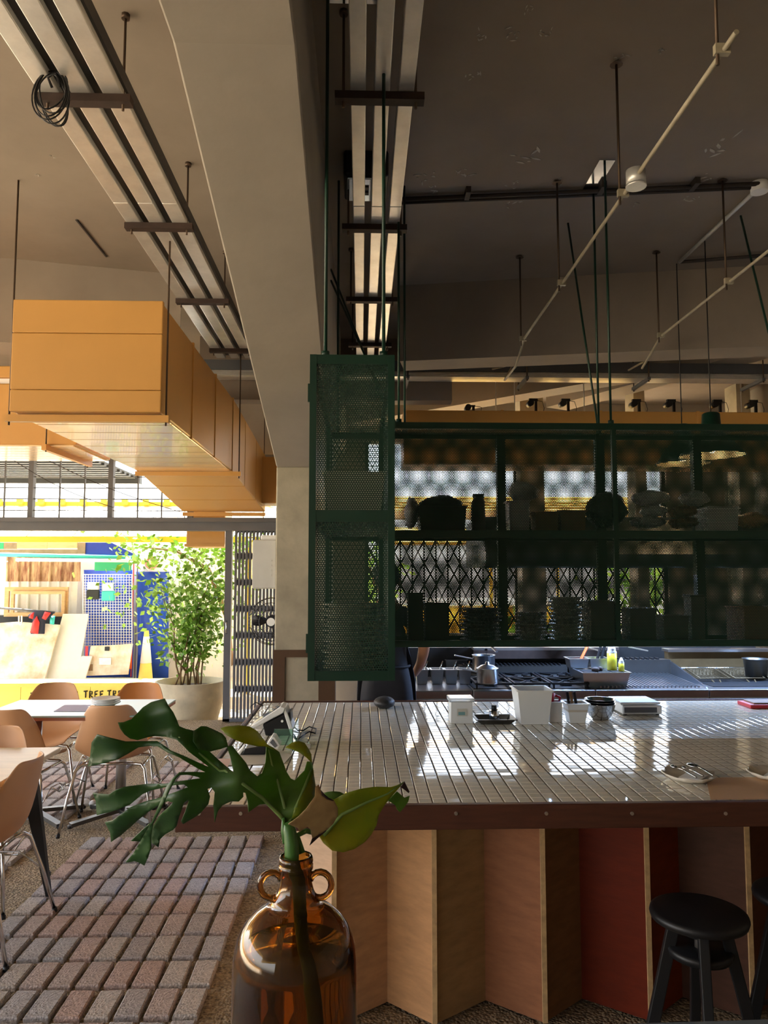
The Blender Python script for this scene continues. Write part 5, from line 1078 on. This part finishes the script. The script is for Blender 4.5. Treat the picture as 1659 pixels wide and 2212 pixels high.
def spoon(label, a, c, bowl=.018, m='chrome'):
    t = thing('spoon', label, 'spoon', tuple(a), group='cutlery on the dish'); d = (c - a).normalized(); B().tube([a, a + (c - a) * .5 + Vector((0, 0, .004)), c - d * .03], [.004, .003, .0025], 6).build('handle', m, t)
    b = B().sphere((0, 0, 0), (bowl * 1.5, bowl, .006), 12, 6); an = math.atan2(d.y, d.x); b.v = [tuple(Matrix.Rotation(an, 4, 'Z') @ Vector(q) + c) for q in b.v]; b.build('bowl', m, t)
p, r = dish('scalloped pearly dish with spoons on the bar front', 1488, 1684, 106); dish('scalloped pearly dish cut by the right frame edge', 1668, 1681, 96)
spoon('steel spoon with dark bowl lying across the scalloped dish', bp(1542, 1690) + Vector((0, 0, .024)), bp(1497, 1670) + Vector((0, 0, .03)), .021); spoon('steel teaspoon lying nearer the dish rim', bp(1505, 1694) + Vector((0, 0, .024)), bp(1456, 1672) + Vector((0, 0, .028)), .012)
spoon('steel butter knife between the two spoons', bp(1520, 1692) + Vector((0, 0, .026)), bp(1478, 1676) + Vector((0, 0, .03)), .008)
# ================================================================== ON THE COLUMN: breaker box and fan
zb0, zb1 = aY(570, 1272, 5.5).z, aY(570, 1166, 5.5).z; xb0 = aY(546, 1220, 5.5).x
t = thing('breaker_box', 'grey steel breaker box fixed to the column side', 'breaker box', ((xb0 + XL) / 2, 5.6, zb0))
B().bb(xb0 + .004, XL, 5.5, 5.75, zb0, zb1).build('cabinet_body', 'sheet_white', t, bev=.006); B().bb(xb0, XL - .004, 5.485, 5.5, zb0 + .005, zb1 - .005).build('door', 'sheet_white', t, bev=.003); B().bb(xb0 + .05, XL, 5.52, 5.72, zb1, zb1 + .035).build('cap', 'white', t, bev=.01)
for kk in range(4): z = zb0 + .09 + kk * .035; B().bb(xb0 + .06, XL - .03, 5.478, 5.486, z, z + .012).build('louver', 'sheet_white', t)
FY = 6.12
fc = aY(588, 1342, FY); fr_ = 50 / 1660 * FY
t = thing('wall_fan', 'black round wall fan half hidden behind the column', 'fan', (fc.x, FY, fc.z - .2))
mat('guard', rgb(58, 58, 60), .4, metal=.5)
def fp(r, a, dy): return Vector((fc.x + r * cos(a), FY + dy, fc.z + r * sin(a)))
for kk in range(44):
    a_ = kk * 2 * pi / 44; B().tube([fp(.03, a_, -.09), fp(fr_ * .6, a_ + .12, -.082), fp(fr_ * .92, a_ + .2, -.05), fp(fr_, a_ + .22, -.01)], .0018, 4).build('guard_wire', 'guard', t)
for f_, yo in ((1, -.01), (.8, -.068), (.5, -.085), (.98, .03)): B().tube([fp(fr_ * f_, q * pi / 14, yo) for q in range(29)], .003, 5).build('guard_ring', 'guard', t)
for kk in range(3):
    a_ = kk * 2 * pi / 3 + .9
    B().add([fp(.03, a_ - .4, -.02), fp(.03, a_ + .4, .0), fp(fr_ * .6, a_ + .5, .01), fp(fr_ * .85, a_ + .35, .012), fp(fr_ * .88, a_ - .15, -.02), fp(fr_ * .6, a_ - .3, -.03)], [(0, 1, 2, 5), (5, 2, 3, 4)], True).build('blade', 'black', t, sol=.003)
B().cyl(fp(0, 0, -.02), fp(0, 0, .12), .05, n=16).build('motor', 'black', t); B().cyl(fp(0, 0, -.095), fp(0, 0, -.088), .032, n=14).build('badge', 'white', t)
B().bar(fp(0, 0, .08), (XL + .12, FY - .05, fc.z - .1), .03, .03).build('arm', 'black', t); B().bb(XL + .05, XL + .2, 5.885, FY - .02, fc.z - .17, fc.z - .03).build('bracket', 'black', t)
# ================================================================== AMBER JUG WITH MONSTERA LEAVES (on the viewer's own table)
TZ = .76
pa, pb = aZ(1250, 2213, TZ), aZ(1659, 2200, TZ); d = (pb - pa).normalized()
ql = pa - d * 1.5; qr = pa + d * 1.6; nrm = Vector((d.y, -d.x, 0))
B().prism([ql, qr, qr + nrm * .75, ql + nrm * .75], (0, 0, -.03)).build('near_table', mat('table_grey', rgb(96, 104, 110), .4), None, bev=.004, label='grey table edge in front of the camera carrying the amber jug', cat='table')
nt_ = [o for o in COL.objects if o.name == 'near_table'][0]
JY = 1.16; k = JY / 1660
jc = aY(638, 2000, JY); JX = jc.x
def jz(y): return aY(638, y, JY).z
ZJ0 = TZ + .001
prof = [(0, ZJ0), (118 * k, ZJ0), (127 * k, ZJ0 + .012), (128 * k, ZJ0 + .03), (128 * k, jz(2110)), (127 * k, jz(2075)), (124 * k, jz(2045)), (118 * k, jz(2022)), (108 * k, jz(2000)), (95 * k, jz(1983)), (78 * k, jz(1968)), (60 * k, jz(1958)), (50 * k, jz(1953)), (50 * k, jz(1946)), (46 * k, jz(1940)), (38 * k, jz(1925)), (34 * k, jz(1908)), (33 * k, jz(1890)), (34 * k, jz(1878)), (36 * k, jz(1875)), (36 * k, jz(1868)), (33.5 * k, jz(1865)), (36 * k, jz(1860)), (35 * k, jz(1852)), (33 * k, jz(1848))]
th = .0032
inner = [(max(0, r - th), z + (th if i < 2 else 0)) for i, (r, z) in enumerate(prof)]
mat('amber', (.52, .275, .055), .02, trans=1, ior=1.5)
mat('amber_dark', (.42, .17, .03), .03, trans=1, ior=1.5)
mat('water', (1, .9, .74), .0, trans=1, ior=1.33)
jug = thing('amber_jug', 'amber glass two-eared jug half full of water, a monstera leaf in its neck', 'jug', (JX, JY, ZJ0))
B().lathe(prof + inner[::-1], (JX, JY, 0), 56).build('glass_body', 'amber', jug)
for s in (-1, 1):
    cx, cz = JX + s * 50 * k, jz(1912); rr = 24 * k
    B().tube([(cx + s * rr * cos(a_), JY, cz + rr * 1.08 * sin(a_)) for a_ in [(-150 + i * 300 / 14) * pi / 180 for i in range(15)]], [9 * k if i in (0, 14) else 7 * k for i in range(15)], 10).build('ear_handle', 'amber_dark', jug)
wl = jz(2052)
wp = [(0, ZJ0 + th + .001)] + [(r - .0006, z + .001) for r, z in inner[1:] if z < wl - .004]; wp += [(wp[-1][0] - .002, wl), (0, wl)]
B().lathe(wp, (JX, JY, 0), 48).build('water', 'water', jug)
# ---- monstera leaves
mat('leaf_green', rgb(66, 100, 54), .42, noise=.5, scale=9, col2=rgb(46, 78, 48), bump=.15, bscale=40, sub=0)
mat('leaf_yellow', rgb(96, 128, 30), .4, noise=.9, scale=7, col2=rgb(150, 140, 30), bump=.15, bscale=30)
mat('leaf_tan', rgb(186, 158, 110), .6, noise=.3, scale=14, col2=rgb(150, 120, 80), bump=.2, bscale=30)
mat('leaf_rib', rgb(120, 150, 84), .45)
mat('leaf_burnt', rgb(58, 36, 34), .7)
mat('stalk', rgb(72, 120, 52), .4, noise=.3, scale=18)
for nm in ('leaf_green', 'leaf_yellow'):
    n_ = MATS[nm].node_tree; b_ = n_.nodes['Principled BSDF']; o_ = n_.nodes['Material Output']; tr_ = n_.nodes.new('ShaderNodeBsdfTranslucent'); mx_ = n_.nodes.new('ShaderNodeMixShader'); mx_.inputs[0].default_value = .3
    tr_.inputs[0].default_value = (*(rgb(110, 160, 40) if nm == 'leaf_green' else rgb(190, 190, 40)), 1)
    n_.links.new(b_.outputs[0], mx_.inputs[1]); n_.links.new(tr_.outputs[0], mx_.inputs[2]); n_.links.new(mx_.outputs[0], o_.inputs[0])
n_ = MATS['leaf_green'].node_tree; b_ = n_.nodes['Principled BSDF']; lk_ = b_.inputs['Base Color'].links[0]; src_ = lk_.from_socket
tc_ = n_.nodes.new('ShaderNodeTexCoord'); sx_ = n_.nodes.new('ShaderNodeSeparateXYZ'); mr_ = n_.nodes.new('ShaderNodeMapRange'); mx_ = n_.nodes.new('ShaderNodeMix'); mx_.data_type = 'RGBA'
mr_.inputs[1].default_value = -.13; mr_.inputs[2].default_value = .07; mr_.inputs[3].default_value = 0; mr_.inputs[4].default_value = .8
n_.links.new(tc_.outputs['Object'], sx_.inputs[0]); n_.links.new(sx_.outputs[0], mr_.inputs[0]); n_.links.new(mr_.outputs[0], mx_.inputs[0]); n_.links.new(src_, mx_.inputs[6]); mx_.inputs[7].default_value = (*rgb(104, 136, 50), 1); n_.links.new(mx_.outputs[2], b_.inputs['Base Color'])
c1 = lambda x, y: (180 + x / 4.366, 1500 + y / 4.366)
c2 = lambda x, y: (460 + x / 3.770, 1540 + y / 3.770)
def blade(poly, depth, name, m, par, step=9, th=.0012):
    from mathutils.geometry import intersect_point_tri_2d
    P = [Vector(q) for q in poly]
    # densify the outline, then fill with a grid of inner points
    dp = []
    for i, q in enumerate(P):
        r = P[(i + 1) % len(P)]; n = max(1, int((r - q).length / 10)); dp += [q + (r - q) * (j / n) for j in range(n)]
    xs = [q.x for q in dp]; ys = [q.y for q in dp]
    def inside(x, y):
        c = False; j = len(dp) - 1
        for i in range(len(dp)):
            if (dp[i].y > y) != (dp[j].y > y) and x < (dp[j].x - dp[i].x) * (y - dp[i].y) / (dp[j].y - dp[i].y) + dp[i].x: c = not c
            j = i
        return c
    inner = []; y = min(ys) + step / 2; row = 0
    while y < max(ys):
        x = min(xs) + step / 2 + (row % 2) * step / 2
        while x < max(xs):
            if inside(x, y) and min((Vector((x, y)) - q).length for q in dp) > step * .5: inner.append(Vector((x, y)))
            x += step
        y += step * .87; row += 1
    vv, _, ff, *_ = delaunay_2d_cdt(dp + inner, [], [list(range(len(dp)))], 1, 1e-4)
    b = B().add([aY(q.x, q.y, depth(q.x, q.y)) for q in vv], [tuple(f) for f in ff], True)
    return b.build(name, m, par, sol=th)
base = c2(612, 905)
lf = thing('monstera_leaf', 'large dark green split monstera leaf spreading from the jug', 'leaf', tuple(aY(base[0], base[1], JY)))
D = JY
def dmain(x, y):
    t_ = (base[0] - x) / 420.0; # along the leaf towards the left tip
    rib = base[1] - (base[0] - x) * .62; off = (y - rib) / 150
    return D + .02 - .16 * t_ + .10 * t_ * t_ + .035 * off * off + .012 * sin(x * .045) + .010 * sin(y * .06 + x * .02)
main = [c2(612, 905), c2(560, 850), c2(460, 740), c2(380, 745), c2(330, 780), c2(290, 810), c2(283, 720), c2(265, 650), c2(245, 645), c2(248, 680), c2(210, 720), c2(150, 718), c2(80, 750), c2(40, 800), c2(14, 890), c2(8, 790)]
main += [c1(*q) for q in [(1225, 1050), (1240, 920), (1210, 880), (1172, 892), (1195, 960), (1180, 1030), (1110, 1110), (1060, 1150), (940, 1220), (922, 1195), (955, 1120), (995, 1010), (985, 992), (950, 1020), (930, 1080), (905, 1150), (880, 1240), (850, 1275), (770, 1320), (720, 1370), (708, 1440), (650, 1400), (645, 1330), (660, 1240), (710, 1150), (760, 1100), (830, 1040), (845, 1015),
    (800, 1008), (740, 1030), (690, 1060), (610, 1110), (520, 1180), (430, 1260), (350, 1330), (262, 1390), (255, 1300), (205, 1205), (270, 1190), (350, 1130), (450, 1060), (580, 1010), (700, 980), (800, 945), (900, 910), (985, 875),
    (950, 850), (860, 855), (780, 875), (640, 905), (560, 940), (500, 990), (440, 1040), (330, 1085), (250, 1110), (130, 1140), (120, 1000), (90, 930), (240, 945), (300, 905), (380, 875), (600, 845), (780, 840), (900, 820), (1040, 800), (1110, 792),
    (1080, 778), (980, 757), (905, 760), (900, 735), (1040, 730), (1155, 735), (1080, 700), (980, 640), (900, 590), (800, 550), (700, 490), (620, 485), (520, 500), (430, 555), (330, 610), (200, 650), (45, 680), (65, 600), (80, 450), (130, 378), (250, 410), (400, 445), (540, 440), (700, 440), (760, 480), (830, 530), (950, 580), (1060, 630), (1150, 670), (1180, 682),
    (1100, 620), (1000, 545), (950, 490), (880, 425), (780, 400), (680, 392), (600, 405), (510, 430), (440, 415), (385, 375), (345, 320), (325, 265), (380, 262), (450, 235), (500, 185), (560, 125), (640, 75), (770, 40), (800, 100), (850, 170), (880, 235), (905, 300), (960, 325), (1040, 345), (1130, 450), (1190, 538), (1290, 630), (1417, 735), (1384, 580), (1352, 490)]]
main += [c2(*q) for q in [(160, 270), (215, 340), (270, 410), (300, 470), (360, 516), (400, 490), (428, 400), (434, 275), (480, 288), (540, 320), (570, 400), (600, 480), (635, 535), (665, 548), (695, 520), (745, 470), (768, 395), (803, 395), (815, 460), (822, 520), (835, 600), (830, 680), (760, 780), (690, 850)]]
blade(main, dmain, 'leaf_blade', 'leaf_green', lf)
dn = lambda o: (lambda x, y: dmain(x, y) + o)
blade([c1(*q) for q in [(1040, 345), (1110, 300), (1165, 305), (1310, 370), (1345, 410), (1366, 490), (1300, 512), (1190, 538), (1090, 520), (1035, 440)]], dn(-.012), 'curled_lobe', 'leaf_green', lf)
blade([c2(*q) for q in [(60, 128), (110, 112), (210, 102), (300, 112), (360, 150), (400, 200), (440, 255), (530, 312), (440, 275), (360, 272), (260, 250), (170, 215), (110, 180)]], dn(-.02), 'curled_lobe', 'leaf_yellow', lf)
blade([c2(*q) for q in [(590, 282), (640, 245), (700, 230), (745, 245), (775, 290), (800, 340), (805, 405), (760, 360), (700, 318), (640, 295)]], dn(-.015), 'curled_lobe', 'leaf_yellow', lf)
# hanging folded lobe
blade([c1(*q) for q in [(905, 738), (930, 740), (870, 800), (820, 890), (770, 1000), (720, 1110), (660, 1220), (640, 1330), (640, 1440), (610, 1540), (578, 1612), (520, 1580), (480, 1570), (430, 1582), (400, 1580), (470, 1500), (530, 1400), (580, 1310), (640, 1210), (720, 1030), (790, 860), (850, 780)]], dn(-.03), 'folded_lobe', 'leaf_green', lf, 7)
blade([c1(*q) for q in [(450, 1380), (500, 1330), (620, 1220), (640, 1212), (590, 1300), (545, 1385)]], dn(-.022), 'folded_lobe', 'leaf_green', lf, 7)
# withered part
blade([c2(*q) for q in [(640, 868), (660, 790), (735, 650), (790, 540), (815, 460), (822, 520), (835, 600), (830, 680), (760, 780), (690, 850)]], dn(-.0022), 'yellowed_patch', 'leaf_yellow', lf)
dw = lambda x, y: D - .012 + .0004 * (x - base[0]) + .014 * sin((y - base[1]) * .035)
blade([c2(*q) for q in [(612, 905), (690, 850), (760, 780), (830, 680), (835, 600), (860, 585), (880, 640), (930, 690), (985, 712), (1015, 770), (1018, 830), (980, 900), (930, 950), (870, 985), (810, 1020), (800, 985), (795, 950), (770, 925), (735, 945), (705, 972), (690, 935)]], dw, 'withered_lobe', 'leaf_tan', lf)
blade([c2(*q) for q in [(810, 1018), (870, 983), (925, 958), (850, 1020), (788, 1078)]], dw, 'burnt_tip', 'leaf_burnt', lf, 5)
blade([c2(*q) for q in [(878, 628), (900, 655), (940, 690), (985, 710), (975, 718), (930, 702), (890, 668)]], lambda x, y: dw(x, y) - .002, 'burnt_tip', 'leaf_burnt', lf, 5)
def ribline(pts, r, dep): B().tube([aY(*q, dep(*q) - .002) for q in pts], r, 6).build('rib', 'leaf_rib', lf)
ribline([c2(612, 905), c2(540, 830), c2(400, 690), c2(250, 580), c2(100, 470), c1(1290, 720), c1(1100, 560), c1(900, 400)], [.0035, .003, .0028, .0025, .002, .002, .0015, .001], dmain)
ribline([c2(612, 905), c2(580, 760), c2(530, 570), c2(480, 420), c2(455, 300)], [.003, .0025, .002, .0016, .001], dmain); ribline([c2(612, 905), c2(680, 760), c2(750, 590), c2(795, 460)], [.003, .0025, .002, .001], dmain)
for a_, c_ in ((c2(250, 580), c2(215, 715)), (c2(150, 500), c2(20, 800)), (c1(1290, 760), c1(960, 1180)), (c1(1200, 720), c1(700, 1380)), (c1(1180, 760), c1(280, 1340)), (c1(1150, 770), c1(140, 1090)), (c1(1180, 715), c1(90, 600)), (c2(400, 690), c2(140, 330))):
    ribline([a_, ((a_[0] * 2 + c_[0]) / 3, (a_[1] * 2 + c_[1]) / 3 - 3), ((a_[0] + c_[0] * 2) / 3, (a_[1] + c_[1] * 2) / 3), c_], [.0012, .001, .0008, .0005], dmain) if False else None
# stalk down through the neck into the water
B().tube([aY(*c2(612, 900), D + .004), aY(*c2(625, 960), D + .006), aY(*c2(640, 1060), JY), aY(*c2(642, 1230), JY), (JX + .004, JY, jz(1900)), (JX + .008, JY, jz(2000)), (JX + .02, JY, jz(2150)), (JX + .035, JY + .01, ZJ0 + .03)], [.006, .0095, .0105, .0108, .0102, .0095, .0085, .0075], 14).build('stalk', 'stalk', lf)
B().tube([aY(*c2(575, 850), D + .012), aY(*c2(580, 950), D + .016), aY(*c2(600, 1060), JY + .008)], [.002, .005, .006], 8).build('sheath', 'stalk', lf)
# second leaf
dy2 = lambda x, y: D + .05 + .00022 * (x - 700) + .02 * cos((y - 1745) * .022) + .008 * sin(x * .03)
l2 = thing('monstera_leaf', 'smaller yellowing leaf curling out to the right of the jug', 'leaf', tuple(aY(*c2(990, 900), D + .05)))
blade([c2(*q) for q in [(925, 690), (985, 706), (1080, 655), (1190, 622), (1300, 604), (1340, 602), (1450, 605), (1500, 590), (1558, 560), (1470, 660), (1420, 720), (1390, 760), (1350, 830), (1330, 920), (1290, 990), (1240, 1050), (1150, 1110), (1060, 1135), (970, 1120), (900, 1060), (860, 1000), (820, 900), (860, 780)]], dy2, 'leaf_blade', 'leaf_yellow', l2)
blade([c2(*q) for q in [(1500, 640), (1560, 690), (1602, 675), (1590, 720), (1560, 765), (1522, 808), (1502, 790), (1485, 752), (1425, 712)]], lambda x, y: dy2(x, y) + .012, 'curled_tip', 'leaf_green', l2, 6)
blade([c2(*q) for q in [(1530, 605), (1560, 558), (1600, 640), (1592, 652), (1560, 625)]], lambda x, y: dy2(x, y) - .004, 'burnt_tip', 'leaf_burnt', l2, 5)
B().tube([aY(*c2(900, 1000), dy2(700, 1800) - .002)] + [aY(*c2(*q), dy2(*c2(*q)) - .002) for q in ((1050, 830), (1250, 730), (1420, 660), (1555, 562))], [.003, .0028, .0022, .0016, .0006], 6).build('rib', 'leaf_rib', l2)
B().tube([aY(*c2(870, 990), D + .06), aY(*c2(760, 960), D + .04), aY(*c2(680, 1000), D + .02), (JX + .008, JY + .012, jz(1850))], [.003, .004, .005, .005], 8).build('stalk', 'stalk', l2)
B().sphere(aY(*c2(980, 690), D + .1), (.022, .01, .01), 12, 6).build('leaf_lump', 'leaf_green', l2)  # small green ellipsoid behind the leaf's upper edge
# ================================================================== COOK
mat('skin', rgb(176, 122, 88), .5); mat('cloth_dark', rgb(36, 36, 42), .8, noise=.2, scale=10); mat('apron', rgb(30, 30, 36), .75); mat('hair', rgb(26, 20, 18), .6)
px_, py_ = .17, 5.12
cook = thing('person', 'person in dark clothes and apron working at the stove behind the shelf', 'person', (px_, py_, 0))
def skinned(name, V, E, m, root, sub=2):
    me = bpy.data.meshes.new(name); me.from_pydata([Vector(q[:3]) for q in V], E, []); o = bpy.data.objects.new(name, me); COL.objects.link(o); o.parent = cook
    md = o.modifiers.new('skin', 'SKIN'); me.skin_vertices.new() if not me.skin_vertices else None
    for i, q in enumerate(V):
        sv = me.skin_vertices[0].data[i]; sv.radius = (q[3], q[4] if len(q) > 4 else q[3]); sv.use_root = (i == root)
    md.use_smooth_shade = True; s = o.modifiers.new('sub', 'SUBSURF'); s.levels = sub; s.render_levels = sub; me.materials.append(MATS[m]); return o
# local frame: person faces the stove (+y), x to the picture's right
V = [(0, 0, .93, .12, .10), (0, .0, 1.1, .11, .09), (0, 0, 1.28, .13, .095), (0, -.005, 1.40, .09, .07), (0, .01, 1.48, .05), (0, .03, 1.55, .07, .085), (0, .035, 1.63, .075, .092), (0, .03, 1.70, .045, .055),
     (.16, -.005, 1.37, .055), (.25, -.01, 1.18, .043), (.235, .12, 1.05, .034), (.20, .22, .97, .026), (.19, .27, .955, .03, .018),
     (-.16, -.005, 1.37, .055), (-.24, 0, 1.12, .043), (-.19, .14, 1.0, .034), (-.13, .22, .96, .026), (-.12, .27, .955, .03, .018),
     (.09, 0, .84, .085), (.1, .01, .48, .058), (.1, -.01, .1, .038), (.11, .10, .04, .035, .03),
     (-.09, 0, .84, .085), (-.1, .01, .48, .058), (-.1, -.01, .1, .038), (-.11, .10, .04, .035, .03)]
E_ = [(0, 1), (1, 2), (2, 3), (3, 4), (4, 5), (5, 6), (6, 7), (3, 8), (8, 9), (9, 10), (10, 11), (11, 12), (3, 13), (13, 14), (14, 15), (15, 16), (16, 17), (0, 18), (18, 19), (19, 20), (20, 21), (0, 22), (22, 23), (23, 24), (24, 25)]
n0 = len(V)
for (hx_, hi, s) in ((.19, 12, 1), (-.12, 17, -1)):
    for f in range(4):
        x0 = hx_ + s * (-.024 + f * .016); L_ = (.055, .066, .062, .048)[f]; a0 = len(V)
        V += [(x0, .295, .955, .0085), (x0, .295 + L_ * .55, .953, .008), (x0, .295 + L_, .940, .007)]; E_ += [(hi, a0), (a0, a0 + 1), (a0 + 1, a0 + 2)]
    a0 = len(V); V += [(hx_ - s * .04, .265, .95, .010), (hx_ - s * .055, .295, .945, .009)]; E_ += [(hi, a0), (a0, a0 + 1)]
skinned('body', V, E_, 'skin', 0)
Vc = [(0, 0, .93, .135, .125), (0, 0, 1.1, .13, .115), (0, 0, 1.28, .15, .12), (0, -.005, 1.40, .105, .085), (0, .005, 1.45, .07, .065), (.17, -.005, 1.36, .07), (.235, -.01, 1.22, .062), (-.17, -.005, 1.36, .07), (-.225, 0, 1.16, .062), (.09, 0, .84, .105), (.1, .01, .48, .08), (.1, -.01, .1, .065), (-.09, 0, .84, .105), (-.1, .01, .48, .08), (-.1, -.01, .1, .065)]
skinned('clothes', Vc, [(0, 1), (1, 2), (2, 3), (3, 4), (3, 5), (5, 6), (3, 7), (7, 8), (0, 9), (9, 10), (10, 11), (0, 12), (12, 13), (13, 14)], 'cloth_dark', 0)
b = B(); ap = []
for j, (z, hw, dy) in enumerate(((1.33, .10, -.13), (1.1, .16, -.135), (.95, .19, -.15), (.7, .2, -.16), (.42, .2, -.16))):
    for i in range(9): u = -1 + i / 4; ap.append((px_ + u * hw, py_ + .13 - (-dy - .13) + .0 - .09 * u * u + .02, z))
b.add(ap, [(j * 9 + i, j * 9 + i + 1, j * 9 + i + 10, j * 9 + i + 9) for j in range(4) for i in range(8)], True); b.build('apron', 'apron', cook, sol=.006)
B().tube([(px_ + .15 * cos(q * pi / 10), py_ + .13 * sin(q * pi / 10), 1.05) for q in range(21)], .009, 6).build('apron_tie', 'apron', cook)
b = B().sphere((px_, py_ + .015, 1.64), (.088, .105, .105), 18, 12); b.v = [q for q in b.v]; b.v = [(x, y if y < py_ + .06 else py_ + .06, z if y < py_ + .05 else max(z, 1.68)) for x, y, z in b.v]; b.build('hair', 'hair', cook)
for s in (-1, 1): B().sphere((px_ + s * .083, py_ + .02, 1.60), (.012, .02, .03), 8, 6).build('ear', 'skin', cook); B().sphere((px_ + s * .032, py_ + .118, 1.625), (.014, .008, .009), 8, 6).build('eye', 'white', cook)
B().add([(px_ - .016, py_ + .12, 1.585), (px_ + .016, py_ + .12, 1.585), (px_, py_ + .118, 1.63), (px_, py_ + .148, 1.592)], [(0, 1, 3), (1, 2, 3), (2, 0, 3), (0, 2, 1)], True).build('nose', 'skin', cook); B().sphere((px_, py_ + .117, 1.558), (.024, .006, .007), 10, 5).build('mouth', mat('lips', rgb(150, 86, 76), .5), cook)
